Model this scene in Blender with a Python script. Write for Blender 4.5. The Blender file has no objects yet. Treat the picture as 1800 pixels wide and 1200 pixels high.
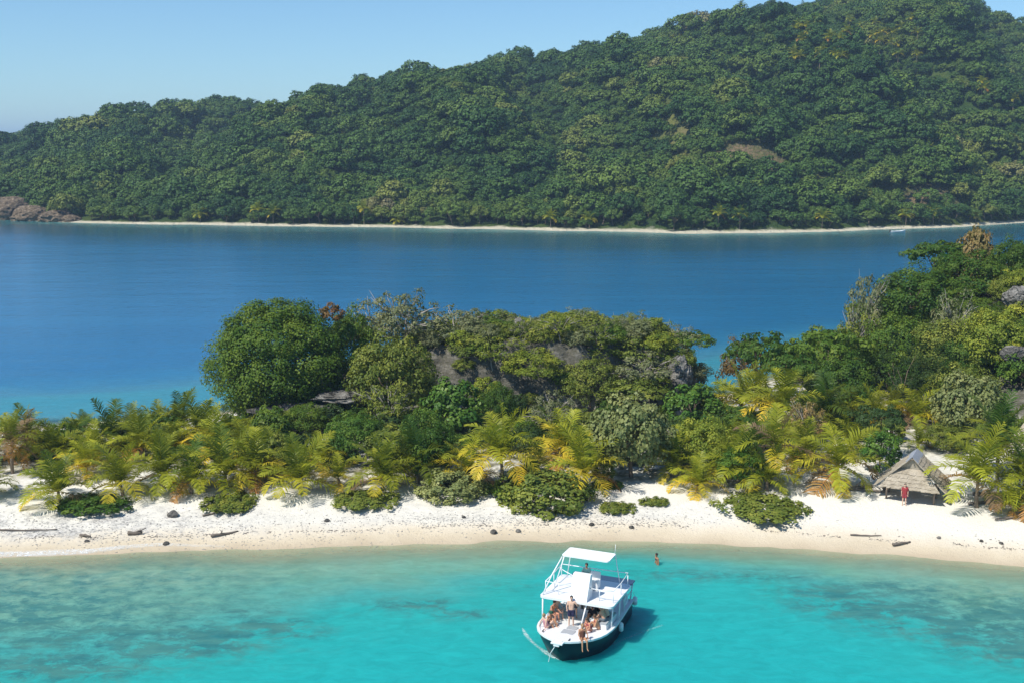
import bpy, bmesh, math, random
import numpy as np
from mathutils import Vector, Matrix, Euler

R = math.radians
random.seed(7)
rng = np.random.default_rng(7)
scn = bpy.context.scene
COL = scn.collection

# ------------------------------------------------------------------ camera
FPX, HCAM = 2000.0, 28.0                     # focal length in photo pixels (photo is 1800 x 1200)
PITCH = math.atan((600 - 262) / FPX)         # sea horizon sits at row 262
SP, CP = math.sin(PITCH), math.cos(PITCH)
cam = bpy.data.cameras.new('camera')
cam.sensor_width = 36.0
cam.lens = FPX / 1800 * 36.0
cam.clip_start = 0.5
cam.clip_end = 60000
camo = bpy.data.objects.new('camera', cam)
camo.location = (0, 0, HCAM)
camo.rotation_euler = (math.pi / 2 - PITCH, 0, 0)
COL.objects.link(camo)
scn.camera = camo

# ------------------------------------------------------------------ sky, sun, exposure
SUN_EL = R(53)
SUN_H = Vector((-0.80, -0.60, 0)).normalized()      # towards the sun, on the ground
world = bpy.data.worlds.new('World')
scn.world = world
world.use_nodes = True
wn = world.node_tree
sky = wn.nodes.new('ShaderNodeTexSky')
sky.sky_type = 'NISHITA'
sky.sun_disc = False
sky.sun_elevation = SUN_EL
sky.sun_rotation = math.atan2(SUN_H.x, SUN_H.y)
sky.air_density = 1.0
sky.dust_density = 0.0
sky.ozone_density = 3.0
sky.altitude = 0
wt = wn.nodes.new('ShaderNodeMix'); wt.data_type = 'RGBA'; wt.blend_type = 'MULTIPLY'; wt.inputs[0].default_value = 1.0
wt.inputs[7].default_value = (.70, .92, 1.06, 1)          # the photograph's cooler white balance
wn.links.new(sky.outputs[0], wt.inputs[6])
wn.links.new(wt.outputs[2], wn.nodes['Background'].inputs[0])
wn.nodes['Background'].inputs[1].default_value = 0.095
sun = bpy.data.lights.new('sun', 'SUN')
sun.energy = 4.2
sun.angle = R(0.53)
sun.color = (1.0, 0.95, 0.86)
suno = bpy.data.objects.new('sun', sun)
sd_ = Vector((SUN_H.x * math.cos(SUN_EL), SUN_H.y * math.cos(SUN_EL), math.sin(SUN_EL)))
suno.rotation_euler = (-sd_).to_track_quat('-Z', 'Y').to_euler()
suno.location = (-60, -20, 90)
COL.objects.link(suno)
scn.view_settings.view_transform = 'Standard'
scn.view_settings.look = 'None'
scn.view_settings.exposure = 0.45
scn.view_settings.gamma = 1.0
scn.view_settings.use_curve_mapping = False
scn.cycles.max_bounces = 6
scn.cycles.transparent_max_bounces = 12
scn.cycles.use_denoising = True

# ------------------------------------------------------------------ pixel -> place helpers
def ray(px, py):
    u, v = (px - 900) / FPX, (600 - py) / FPX
    return np.array([u, CP + v * SP, -SP + v * CP])
def P(px, py, z=0.0):                       # point of the level z seen at a pixel
    d = ray(px, py); t = (z - HCAM) / d[2]
    return np.array([d[0] * t, d[1] * t, z])
def AZ(px, py):
    d = ray(px, py); return d[0] / d[1], d[2] / d[1]

# ------------------------------------------------------------------ noise
def _h(ix, iy, iz, s):
    n = (ix.astype(np.int64) * 374761393 + iy.astype(np.int64) * 668265263 + iz.astype(np.int64) * 1274126177 + s * 974711) & 0xFFFFFFFF
    n = ((n ^ (n >> 13)) * 1274126177) & 0xFFFFFFFF
    return ((n ^ (n >> 16)) & 0xFFFF) / 65535.0
def vn(x, y, z=0.0, s=0):
    x, y, z = np.broadcast_arrays(np.asarray(x, float), np.asarray(y, float), np.asarray(z, float))
    ix, iy, iz = np.floor(x), np.floor(y), np.floor(z)
    fx, fy, fz = x - ix, y - iy, z - iz
    fx, fy, fz = [f * f * (3 - 2 * f) for f in (fx, fy, fz)]
    r = 0
    for a in (0, 1):
        for b in (0, 1):
            for c in (0, 1):
                w = (fx if a else 1 - fx) * (fy if b else 1 - fy) * (fz if c else 1 - fz)
                r = r + w * _h(ix + a, iy + b, iz + c, s)
    return r
def fbm(x, y, z=0.0, o=4, s=0):
    a, f, r, t = 1.0, 1.0, 0.0, 0.0
    for i in range(o):
        r = r + a * vn(np.asarray(x) * f, np.asarray(y) * f, np.asarray(z) * f, s + i * 17); t += a
        a *= 0.5; f *= 2.03
    return r / t
def sstep(a, b, x):
    t = np.clip((np.asarray(x, float) - a) / (b - a), 0, 1)
    return t * t * (3 - 2 * t)

# ------------------------------------------------------------------ mesh helpers
def mesh(name, V, F, mat=None, attrs=None, smooth=False):
    """V (n,3); F an (m,k) array or a list of such arrays"""
    me = bpy.data.meshes.new(name)
    V = np.asarray(V, np.float32)
    Fs = F if isinstance(F, list) else [F]
    Fs = [np.asarray(f, np.int32) for f in Fs if len(f)]
    me.vertices.add(len(V)); me.vertices.foreach_set('co', V.ravel())
    tot = sum(f.size for f in Fs); npoly = sum(len(f) for f in Fs)
    me.loops.add(tot); me.polygons.add(npoly)
    me.loops.foreach_set('vertex_index', np.concatenate([f.ravel() for f in Fs]))
    ls = np.concatenate([np.full(len(f), f.shape[1], np.int32) for f in Fs])
    me.polygons.foreach_set('loop_start', np.concatenate([[0], np.cumsum(ls)[:-1]]).astype(np.int32))
    if smooth: me.polygons.foreach_set('use_smooth', np.ones(npoly, bool))
    for k, a in (attrs or {}).items():
        at = me.attributes.new(k, 'FLOAT', 'POINT')
        at.data.foreach_set('value', np.asarray(a, np.float32))
    me.update(calc_edges=True)
    if mat: me.materials.append(mat)
    return me
def link(name, data, parent=None, loc=(0, 0, 0), rot=(0, 0, 0), scale=(1, 1, 1), color=None):
    o = bpy.data.objects.new(name, data)
    COL.objects.link(o)
    if parent: o.parent = parent
    o.location = loc; o.rotation_euler = rot; o.scale = scale
    if color is not None: o.color = (*color[:3], 1)
    return o
def tag(o, label=None, cat=None, group=None, kind=None):
    if label: o['label'] = label
    if cat: o['category'] = cat
    if group: o['group'] = group
    if kind: o['kind'] = kind
    return o
def thing(name, label, cat, loc=(0, 0, 0), rot=(0, 0, 0), group=None, scale=(1, 1, 1)):
    return tag(link(name, None, None, loc, rot, scale), label, cat, group)

class MB:
    """collects simple solids into one mesh"""
    def __init__(s): s.V = []; s.F = []; s.n = 0
    def add(s, V, F):
        V = np.asarray(V, float)
        for f in F: s.F.append([i + s.n for i in f])
        s.V.append(V); s.n += len(V)
    def box(s, c, d, rot=None, bev=0.0):
        v = np.array([[x, y, z] for x in (-.5, .5) for y in (-.5, .5) for z in (-.5, .5)]) * np.array(d)
        if rot is not None: v = v @ np.array(Euler(rot).to_matrix()).T
        s.add(v + np.array(c), [(0, 1, 3, 2), (4, 6, 7, 5), (0, 4, 5, 1), (2, 3, 7, 6), (0, 2, 6, 4), (1, 5, 7, 3)])
    def tube(s, pts, rad, n=8, cap=True):
        pts = np.asarray(pts, float); m = len(pts)
        rad = np.broadcast_to(np.asarray(rad, float), (m,))
        T = np.gradient(pts, axis=0); T /= np.linalg.norm(T, axis=1)[:, None] + 1e-9
        up = np.array([0, 0, 1.0]) if abs(T[0][2]) < .9 else np.array([1.0, 0, 0])
        V = []
        for i in range(m):
            a = np.cross(up, T[i]); a /= np.linalg.norm(a) + 1e-9
            b = np.cross(T[i], a); up = b
            # keep the frame from flipping
            up = np.cross(T[i], a)
            for k in range(n):
                t = 2 * math.pi * k / n
                V.append(pts[i] + rad[i] * (math.cos(t) * a + math.sin(t) * b))
        F = [(i * n + k, i * n + (k + 1) % n, (i + 1) * n + (k + 1) % n, (i + 1) * n + k) for i in range(m - 1) for k in range(n)]
        if cap: F += [tuple(range(n - 1, -1, -1)), tuple(range((m - 1) * n, m * n))]
        s.add(V, F)
    def ball(s, c, r, nu=10, nv=7):
        r = np.broadcast_to(np.asarray(r, float), (3,))
        V = [[0, 0, 1]] + [[math.sin(math.pi * j / nv) * math.cos(2 * math.pi * i / nu), math.sin(math.pi * j / nv) * math.sin(2 * math.pi * i / nu), math.cos(math.pi * j / nv)] for j in range(1, nv) for i in range(nu)] + [[0, 0, -1]]
        F = [(0, 1 + i, 1 + (i + 1) % nu) for i in range(nu)]
        for j in range(nv - 2):
            F += [(1 + j * nu + i, 1 + (j + 1) * nu + i, 1 + (j + 1) * nu + (i + 1) % nu, 1 + j * nu + (i + 1) % nu) for i in range(nu)]
        l = len(V) - 1
        F += [(l, 1 + (nv - 2) * nu + (i + 1) % nu, 1 + (nv - 2) * nu + i) for i in range(nu)]
        s.add(np.array(V) * r + np.array(c), F)
    def data(s, name, mat, smooth=False, attrs=None):
        me = bpy.data.meshes.new(name)
        me.from_pydata(np.concatenate(s.V).tolist(), [], s.F)
        if smooth: me.polygons.foreach_set('use_smooth', [True] * len(me.polygons))
        if mat: me.materials.append(mat)
        me.update()
        return me
    def build(s, name, mat, parent=None, smooth=False, **k):
        return link(name, s.data(name, mat, smooth), parent, **k)

# ------------------------------------------------------------------ materials
class NT:
    def __init__(s, name):
        s.m = bpy.data.materials.new(name); s.m.use_nodes = True
        s.t = s.m.node_tree; s.p = s.t.nodes['Principled BSDF']; s.out = s.t.nodes['Material Output']
    def n(s, typ, **k):
        nd = s.t.nodes.new('ShaderNode' + typ)
        for a, v in k.items(): setattr(nd, a, v)
        return nd
    def l(s, a, b): s.t.links.new(a, b)
    def val(s, sock, v):
        if hasattr(v, 'is_linked') or hasattr(v, 'links'): s.l(v, sock)
        else: sock.default_value = v
    def math(s, op, a, b=0.5, clamp=False):
        nd = s.n('Math', operation=op, use_clamp=clamp); s.val(nd.inputs[0], a); s.val(nd.inputs[1], b); return nd.outputs[0]
    def mix(s, f, a, b, blend='MIX'):
        nd = s.n('Mix', data_type='RGBA', blend_type=blend)
        s.val(nd.inputs[0], f)
        for i, v in ((6, a), (7, b)):
            if isinstance(v, tuple): nd.inputs[i].default_value = (*v[:3], 1)
            else: s.l(v, nd.inputs[i])
        return nd.outputs[2]
    def attr(s, name):
        nd = s.n('Attribute', attribute_name=name); return nd.outputs['Fac']
    def pos(s, scale=(1, 1, 1), obj=False):
        c = s.n('TexCoord').outputs['Object'] if obj else s.n('NewGeometry').outputs['Position']
        mp = s.n('Mapping'); mp.inputs['Scale'].default_value = scale
        s.l(c, mp.inputs['Vector']); return mp.outputs[0]
    def noise(s, vec, scale, detail=4, rough=.55, dist=0):
        nd = s.n('TexNoise'); s.l(vec, nd.inputs['Vector'])
        nd.inputs['Scale'].default_value = scale; nd.inputs['Detail'].default_value = detail
        nd.inputs['Roughness'].default_value = rough; nd.inputs['Distortion'].default_value = dist
        return nd.outputs['Fac']
    def ramp(s, f, stops, interp='LINEAR'):
        nd = s.n('ValToRGB'); cr = nd.color_ramp; cr.interpolation = interp
        while len(cr.elements) < len(stops): cr.elements.new(0.5)
        for e, (p, c) in zip(cr.elements, stops):
            e.position = p; e.color = (*c[:3], 1) if isinstance(c, tuple) else (c, c, c, 1)
        s.l(f, nd.inputs[0]); return nd.outputs[0]
    def rng(s, f, a, b, c=0.0, d=1.0):
        nd = s.n('MapRange'); s.val(nd.inputs[0], f)
        for i, v in enumerate((a, b, c, d)): nd.inputs[i + 1].default_value = v
        return nd.outputs[0]
    def bump(s, h, strength=.5, dist=.1):
        nd = s.n('Bump'); nd.inputs['Strength'].default_value = strength; nd.inputs['Distance'].default_value = dist
        s.l(h, nd.inputs['Height']); s.l(nd.outputs[0], s.p.inputs['Normal'])
    def base(s, c, rough=.6, spec=.5, metal=0):
        if isinstance(c, tuple): s.p.inputs['Base Color'].default_value = (*c[:3], 1)
        else: s.l(c, s.p.inputs['Base Color'])
        s.p.inputs['Roughness'].default_value = rough
        s.p.inputs['Specular IOR Level'].default_value = spec
        s.p.inputs['Metallic'].default_value = metal
        return s.m

def plain(name, c, rough=.6, spec=.4, var=.12, scale=6.0, bump=0.0):
    m = NT(name); v = m.pos(obj=True)
    f = m.noise(v, scale, 4)
    a = tuple(x * (1 - var) for x in c); b = tuple(min(1, x * (1 + var)) for x in c)
    if bump: m.bump(f, bump, .05)
    return m.base(m.mix(f, a, b), rough, spec)

def leaf_mat(name, rough=.5, transl=.28, spec=.35):
    """foliage: object colour x per-leaf tint"""
    m = NT(name)
    oi = m.n('ObjectInfo'); t = m.attr('tint')
    hs = m.n('HueSaturation')
    m.l(oi.outputs['Color'], hs.inputs['Color'])
    m.l(m.rng(t, 0, 1, .535, .465), hs.inputs['Hue'])
    m.l(m.rng(t, 0, 1, .55, 1.5), hs.inputs['Value'])
    hs.inputs['Saturation'].default_value = 1.0
    c = hs.outputs[0]
    m.base(c, rough, spec)
    tr = m.n('BsdfTranslucent'); m.l(m.mix(.3, c, (.38, .40, .02), 'MIX'), tr.inputs[0])
    mx = m.n('MixShader'); mx.inputs[0].default_value = transl
    m.l(m.p.outputs[0], mx.inputs[1]); m.l(tr.outputs[0], mx.inputs[2]); m.l(mx.outputs[0], m.out.inputs[0])
    return m.m

M = {}
M['leaf'] = leaf_mat('broad_leaf', .55, .3, .2)
M['frond'] = leaf_mat('palm_frond', .45, .38, .3)
M['leaf_glossy'] = leaf_mat('sea_grape_leaf', .5, .25, .25)
M['bark'] = plain('bark', (.16, .125, .09), .9, .1, .35, 5, .6)
M['palm_bark'] = plain('palm_bark', (.23, .18, .13), .9, .1, .3, 9, .6)
M['pale_bark'] = plain('pale_bark', (.36, .33, .29), .9, .1, .25, 5, .4)
M['driftwood'] = plain('driftwood', (.17, .145, .12), .9, .1, .3, 8, .5)

def hill_leaf():
    m = NT('hill_leaf')
    oi = m.n('ObjectInfo'); t = m.attr('tint')
    loc = m.n('Mapping'); m.l(oi.outputs['Location'], loc.inputs['Vector'])
    big = m.noise(loc.outputs[0], .016, 4, .65)
    f = m.math('ADD', m.math('MULTIPLY', oi.outputs['Random'], .42), m.math('MULTIPLY', m.rng(big, .34, .66), .62))
    c = m.ramp(f, [(0.0, (.016, .050, .013)), (.3, (.034, .082, .016)), (.55, (.062, .118, .018)), (.75, (.105, .155, .024)), (.9, (.17, .19, .036)), (1.0, (.19, .17, .08))])
    hs = m.n('HueSaturation'); m.l(c, hs.inputs['Color'])
    m.l(m.rng(t, 0, 1, .78, 1.4), hs.inputs['Value'])
    m.base(hs.outputs[0], .6, .2)
    return m.m
M['hill_leaf'] = hill_leaf()

def rock_mat(name, a, b, c):
    m = NT(name); v = m.pos()
    n1 = m.noise(v, .8, 6, .65); n2 = m.noise(v, 4.0, 5, .7)
    vo = m.n('TexVoronoi', feature='DISTANCE_TO_EDGE'); vo.inputs['Scale'].default_value = .7
    wv = m.n('VectorMath', operation='ADD'); m.l(m.pos((1, 1, 1.5)), wv.inputs[0])
    nv = m.n('TexNoise'); m.l(v, nv.inputs['Vector']); nv.inputs['Scale'].default_value = 2.2; nv.inputs['Detail'].default_value = 5; m.l(nv.outputs['Color'], wv.inputs[1]); m.l(wv.outputs[0], vo.inputs['Vector'])
    crack = m.rng(vo.outputs['Distance'], .0, .09)
    col = m.ramp(n1, [(.3, a), (.5, b), (.68, c)])
    col = m.mix(m.rng(crack, 0, 1, .55, 1), a, col)
    m.bump(m.math('ADD', n2, m.math('MULTIPLY', crack, .8)), .9, .25)
    return m.base(m.mix(m.rng(n2, .3, .7, 0, .4), col, a), .95, .1)
M['rock'] = rock_mat('limestone', (.055, .052, .045), (.20, .19, .17), (.42, .40, .36))
M['far_rock'] = rock_mat('shore_rock', (.09, .068, .045), (.21, .16, .11), (.34, .27, .19))

# ------------------------------------------------------------------ the cay: outline and height
FRONT = [(-420, 1012), (-200, 988), (0, 979), (150, 974), (300, 968), (500, 964), (700, 957), (900, 951), (1100, 951), (1300, 957), (1500, 969), (1650, 981), (1800, 995), (2050, 1018)]
BACK = [(2500, 640), (2100, 622), (1700, 622), (1500, 635), (1380, 660), (1290, 690), (1235, 700), (1190, 688), (1100, 668), (900, 660), (600, 692), (400, 724), (200, 742), (0, 752), (-200, 758), (-600, 766)]
def smooth_line(pts, k=6):
    p = np.array(pts); t = np.arange(len(p)); tt = np.linspace(0, len(p) - 1, (len(p) - 1) * k + 1)
    # catmull-rom
    out = []
    for s in tt:
        i = min(int(s), len(p) - 2); f = s - i
        p0, p1, p2, p3 = p[max(i - 1, 0)], p[i], p[i + 1], p[min(i + 2, len(p) - 1)]
        out.append(.5 * (2 * p1 + (p2 - p0) * f + (2 * p0 - 5 * p1 + 4 * p2 - p3) * f * f + (3 * p1 - p0 - 3 * p2 + p3) * f ** 3))
    return np.array(out)
front_xy = smooth_line([P(*q)[:2] for q in FRONT], 4)
back_xy = smooth_line([P(*q)[:2] for q in BACK], 3)
poly_cay = np.concatenate([front_xy, [[130, 80], [160, 110]], back_xy, [[-130, 112], [-110, 80]]])
# outer edge of the shallow shelf (front line as seen, back line a few metres out)
SHELF = [(-500, 1300), (-200, 1215), (0, 1192), (180, 1168), (360, 1140), (520, 1088), (620, 1066), (800, 1052), (920, 1022), (1020, 995), (1120, 985), (1250, 1003), (1400, 1028), (1520, 1062), (1650, 1108), (1760, 1150), (1900, 1230)]
shelf_xy = smooth_line([P(*q)[:2] for q in SHELF], 3)
bo = [P(q[0], q[1] - 22)[:2] for q in BACK]
poly_shelf = np.concatenate([shelf_xy, [[150, 70], [190, 115]], smooth_line(bo, 2), [[-150, 130], [-140, 60]]])
def sdist(poly, X, Y):
    """signed distance, positive inside"""
    X = np.asarray(X, float); Y = np.asarray(Y, float); sh = X.shape
    x, y = X.ravel(), Y.ravel()
    best = np.full(x.shape, 1e18); ins = np.zeros(x.shape, bool)
    n = len(poly)
    for i in range(n):
        ax, ay = poly[i]; bx, by = poly[(i + 1) % n]
        dx, dy = bx - ax, by - ay
        t = np.clip(((x - ax) * dx + (y - ay) * dy) / (dx * dx + dy * dy + 1e-12), 0, 1)
        best = np.minimum(best, (x - ax - t * dx) ** 2 + (y - ay - t * dy) ** 2)
        c = ((ay > y) != (by > y))
        with np.errstate(divide='ignore', invalid='ignore'):
            ins ^= c & (x < (bx - ax) * (y - ay) / (by - ay) + ax)
    return (np.where(ins, 1, -1) * np.sqrt(best)).reshape(sh)

def mound1(X, Y):
    prof = np.interp(X, [-32, -27, -22, -17, -12, -8, 0, 8, 14, 17.5, 19.5, 21], [0, .8, 2.2, 3.4, 4.9, 6.2, 6.9, 7.0, 6.6, 5.6, 2.4, 0])
    wob = (fbm(X * .35, Y * .12, 0, 3, 5) - .5) * 5
    fy = np.interp(X, [-30, -18, -8, 8, 20], [112, 110.5, 110.5, 111, 113]) + wob
    steep = np.interp(X, [-30, -14, -8, 20], [7, 6, 3.2, 2.6])
    return prof * sstep(0, 1, (Y - fy) / steep) * (1 - sstep(124, 132, Y + wob))
def mound2(X, Y):
    prof = np.interp(X, [22, 30, 36, 42, 48, 54, 62, 80, 110, 150], [0, .9, 2.0, 4.4, 7.6, 10.2, 12.2, 13.5, 13, 4])
    wob = (fbm(X * .2, Y * .15, 0, 3, 9) - .5) * 7
    fy = np.interp(X, [22, 40, 46, 60, 90], [114, 112, 106, 101, 97]) + wob
    return prof * (.45 * sstep(0, 6, Y - fy) + .55 * sstep(4, 24, Y - fy)) * (1 - sstep(142, 160, Y))
def cay_all(X, Y):
    X = np.asarray(X, float); Y = np.asarray(Y, float)
    d = sdist(poly_cay, X, Y) + (fbm(X * .3, Y * .3, 0, 3, 2) - .5) * 1.4
    base = np.where(d > 0, 1.9 * (1 - np.exp(-np.maximum(d, 0) * .085)), np.maximum(d * .12, -3.0))
    base = base + (fbm(X * .25, Y * .25, 0, 3, 3) - .5) * .35 * sstep(1, 6, d)
    m1, m2 = mound1(X, Y), mound2(X, Y)
    m = np.maximum(m1, m2) * sstep(-.5, 4, d)
    rough = (fbm(X * .5, Y * .5, 0, 4, 11) - .5) * 2.2 * sstep(.3, 2.5, m)
    rz = m + rough
    # bedding ledges
    q = .85
    k = rz / q + .35 * fbm(X * .15, Y * .15, 0, 2, 21)
    rz = np.where(m > .4, q * (np.floor(k) + sstep(.35, 1.0, k - np.floor(k))) * .3 + rz * .7, rz)
    return base + np.maximum(rz, 0) * sstep(0.05, .6, m), d, m
def cay_z(x, y):
    return float(cay_all(np.array([x]), np.array([y]))[0][0])
def G(px, py):
    """where the view ray of a pixel first meets the cay (or the sea level)"""
    d = ray(px, py)
    ts = np.linspace(45, 260, 900)
    z, _, _ = cay_all(d[0] * ts, d[1] * ts)
    hit = np.where(HCAM + d[2] * ts <= np.maximum(z, 0))[0]
    t = ts[hit[0]] if len(hit) else ts[-1]
    x, y = d[0] * t, d[1] * t
    return np.array([x, y, cay_z(x, y)])
def A(px, Y, py=600):
    """ground point on the cay at distance Y in the direction of a pixel column"""
    a, _ = AZ(px, py); x = a * Y
    return np.array([x, Y, cay_z(x, Y)])

gx = np.concatenate([np.arange(-130, -62, 2.5), np.arange(-62, 82, .55), np.arange(82, 165, 2.5)])
gy = np.concatenate([np.arange(44, 70, 1.2), np.arange(70, 136, .55), np.arange(136, 175, 2.0)])
XX, YY = np.meshgrid(gx, gy)
ZZ, DD, MM = cay_all(XX, YY)
DD = np.where(YY > 100, np.maximum(DD, -20) + 0, DD)
nx, ny = len(gx), len(gy)
idx = np.arange(nx * ny).reshape(ny, nx)
quads = np.stack([idx[:-1, :-1], idx[:-1, 1:], idx[1:, 1:], idx[1:, :-1]], -1).reshape(-1, 4)
# vegetated litter inland, bare sand on the beach and on the clearing by the hut
lit = sstep(8, 13, DD) * sstep(.28, .55, fbm(XX * .16, YY * .16, 0, 3, 31))
lit = np.maximum(lit, sstep(12, 18, DD) * .9)
hutp = P(1600, 880, 1.2)
lit *= 1 - np.exp(-(((XX - hutp[0]) / 12) ** 2 + ((YY - hutp[1] - 3) / 12) ** 2))
rubl = np.exp(-(((XX + 33) / 15) ** 2)) * sstep(1.2, 3.5, DD) * (1 - sstep(6, 9, DD))
rubl = np.maximum(rubl, .55 * np.exp(-((XX - 1) / 14) ** 2) * sstep(2.5, 4, DD) * (1 - sstep(6, 9, DD)))

def ground_mat():
    m = NT('cay_ground'); v = m.pos()
    d = m.attr('shore'); lt = m.attr('litter'); rk = m.attr('rock'); rb = m.attr('rubble')
    n1 = m.noise(v, .35, 5, .6); n2 = m.noise(v, 3.5, 5, .7); n3 = m.noise(v, 14, 3, .7)
    dn = m.math('ADD', d, m.math('MULTIPLY', m.math('SUBTRACT', n1, .5), 2.2))
    sand = m.ramp(m.rng(dn, -1, 9), [(0, (.46, .38, .26)), (.10, (.56, .46, .32)), (.24, (.68, .58, .42)), (.34, (.76, .67, .52)), (.5, (.80, .76, .66)), (1, (.82, .79, .71))])
    sand = m.mix(m.rng(n2, .52, .75, 0, .22), sand, (.5, .43, .33))
    rubc = m.ramp(n2, [(.35, (.25, .24, .22)), (.5, (.5, .48, .44)), (.62, (.75, .72, .66))])
    sand = m.mix(m.math('MULTIPLY', rb, m.rng(m.noise(v, 1.1, 4, .7), .42, .6, 0, .95), True), sand, rubc)
    litc = m.ramp(n2, [(.3, (.07, .075, .03)), (.5, (.15, .14, .07)), (.7, (.36, .31, .21))])
    c = m.mix(m.math('MULTIPLY', lt, m.rng(m.noise(v, .9, 4, .65), .33, .58), True), sand, litc)
    st = m.noise(m.pos((.7, .7, 1.3)), 1.3, 5, .7)
    rf = m.math('ADD', m.math('MULTIPLY', m.noise(v, .8, 6, .65), .5), m.math('MULTIPLY', st, .5))
    rock = m.ramp(rf, [(.32, (.045, .042, .036)), (.48, (.13, .12, .10)), (.66, (.30, .28, .24))])
    rock = m.mix(m.rng(n2, .35, .65, 0, .5), rock, (.06, .065, .03))
    c = m.mix(rk, c, rock)
    h = m.math('ADD', m.math('MULTIPLY', n2, .6), m.math('MULTIPLY', n3, .25))
    h = m.math('ADD', h, m.math('MULTIPLY', m.math('MULTIPLY', st, rk), 2.0))
    m.bump(h, .8, .22)
    return m.base(c, .92, .15)
cay = link('cay_ground', mesh('cay_ground', np.stack([XX, YY, ZZ], -1).reshape(-1, 3), quads, ground_mat(),
    {'shore': DD.ravel(), 'litter': lit.ravel(), 'rock': sstep(.35, 1.3, MM).ravel(), 'rubble': rubl.ravel()}, True))
tag(cay, 'white sand cay with rocky mounds between the two waters', None, None, 'structure')

# ------------------------------------------------------------------ the far island
SHORE = [(-500, 372), (-200, 378), (0, 386), (100, 391), (300, 395), (600, 399), (900, 404), (1100, 408), (1200, 411), (1350, 410), (1500, 406), (1650, 401), (1750, 395), (1850, 388), (2300, 378)]
RIDGE = [(-900, 345, 640), (-500, 305, 700), (-200, 272, 760), (0, 243, 800), (50, 236, 800), (110, 216, 800), (170, 202, 800), (250, 192, 800), (320, 186, 800), (400, 172, 790), (455, 183, 760), (500, 180, 720), (550, 158, 690), (610, 145, 670), (680, 134, 660), (740, 121, 655), (820, 116, 650), (870, 98, 655), (930, 88, 660), (1000, 78, 665), (1050, 71, 670), (1100, 61, 680), (1150, 51, 690), (1220, 41, 700), (1300, 18, 710), (1350, 12, 715), (1420, 9, 720), (1500, 9, 720), (1535, 20, 720), (1570, 4, 725), (1640, -5, 730), (1700, 8, 730), (1750, 31, 730), (1800, 48, 730), (1950, 90, 720), (2400, 180, 700)]
_sa = np.array([AZ(x, y)[0] for x, y in SHORE]); _sD = np.array([P(x, y)[1] for x, y in SHORE])
_ra = np.array([AZ(x, y)[0] for x, y, D in RIDGE]); _rz = np.array([HCAM + D * AZ(x, y)[1] for x, y, D in RIDGE]) ; _rD = np.array([D for _, _, D in RIDGE], float)
def _sp(px0, D0, px1, D1, amp, wd):
    a0, a1 = (px0 - 900) / FPX / CP, (px1 - 900) / FPX / CP
    return ((a0 * D0, D0), (a1 * D1, D1), amp, wd)
SIDE = -1
SPURS = [_sp(1130, 690, 1690, 425, 26, 24), _sp(1010, 640, 1330, 440, 20, 22), _sp(760, 640, 900, 430, 16, 22), _sp(560, 660, 470, 440, 13, 22), _sp(1480, 700, 1800, 470, 22, 24), _sp(300, 720, 130, 450, 11, 24)]
def shoreD(a): return np.interp(a, _sa, _sD) + (fbm(np.asarray(a) * 25, 0, 0, 3, 41) - .5) * 6
def hill(a, Y):
    Ds = shoreD(a); Dr = np.interp(a, _ra, _rD); low = np.interp(a, [-.45, .1, .25], [8.5, 9.5, 6.0]); H = np.interp(a, _ra, _rz) - low
    s = (Y - Ds - 6) / (Dr - Ds - 6)
    sc = np.clip(s, 0, 1)
    prof = .72 * sc ** 1.0 + .28 * sstep(0, 1, sc)
    X = a * Y
    # spurs that run down to the shore
    fold = (np.abs(fbm(X * .0085 - Y * .004, Y * .0022, 0, 2, 51) - .5) * -2 + .45) * 52
    fold += (fbm(X * .018, Y * .018, 0, 3, 61) - .5) * 26
    w = sc * (1 - sc) * 4 * np.clip(H / 70, .2, 1)
    z = H * prof + fold * w * .8
    # long spurs falling to the right from the ridge to the shore, with gullies on their right flank
    for (ax, ay), (bx, by), amp, wd in SPURS:
        dx, dy = bx - ax, by - ay; LL = math.hypot(dx, dy)
        t = ((X - ax) * dx + (Y - ay) * dy) / LL / LL
        dd = ((X - ax) * dy - (Y - ay) * dx) / LL
        ww = amp * np.clip(4 * t * (1 - t), 0, 1) ** .6 * (t > 0) * (t < 1) * np.minimum(1, w * 1.5)
        z = z + ww * (np.exp(-(dd / wd) ** 2) - .8 * np.exp(-((dd - 1.7 * wd * SIDE) / (1.1 * wd)) ** 2))
    # the long spur on the right half, falling to the right
    los = HCAM - 3 + Y * (np.interp(a, _ra, _rz) - HCAM) / Dr + 2.0 - low       # nothing before the ridge rises above it
    z = np.where(s > .35, np.minimum(z, los - 1.0), z)
    z = np.where(s > 1, H - (s - 1) * 90, z)
    x = Y - Ds
    beach = np.where(x < 0, np.maximum(x * .06, -2), np.minimum(x * .08, 1.1))
    return beach + np.maximum(z, 0) * (s > 0), s
ga = np.linspace(-.95, 1.0, 300)
gs = np.concatenate([np.linspace(-14, 30, 18), np.linspace(36, 460, 70)])
AA, SS = np.meshgrid(ga, gs)
FY = shoreD(AA) + SS
FX = AA * FY
FZ, FS = hill(AA, FY)
red = np.zeros_like(FX)
def patchw(px, py, D, rx, ry, X, Y):
    a, e = AZ(px, py); return np.exp(-(((X - a * D) / rx) ** 2 + ((Y - D) / ry) ** 2))
def HD(px, py, up=4.0):
    a, e = AZ(px, py); ys = np.linspace(400, 800, 500); zz = hill(np.full(500, a), ys)[0] + up
    h = np.where(zz > HCAM + ys * e)[0]; return float(ys[h[0]]) if len(h) else 700.0
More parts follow.
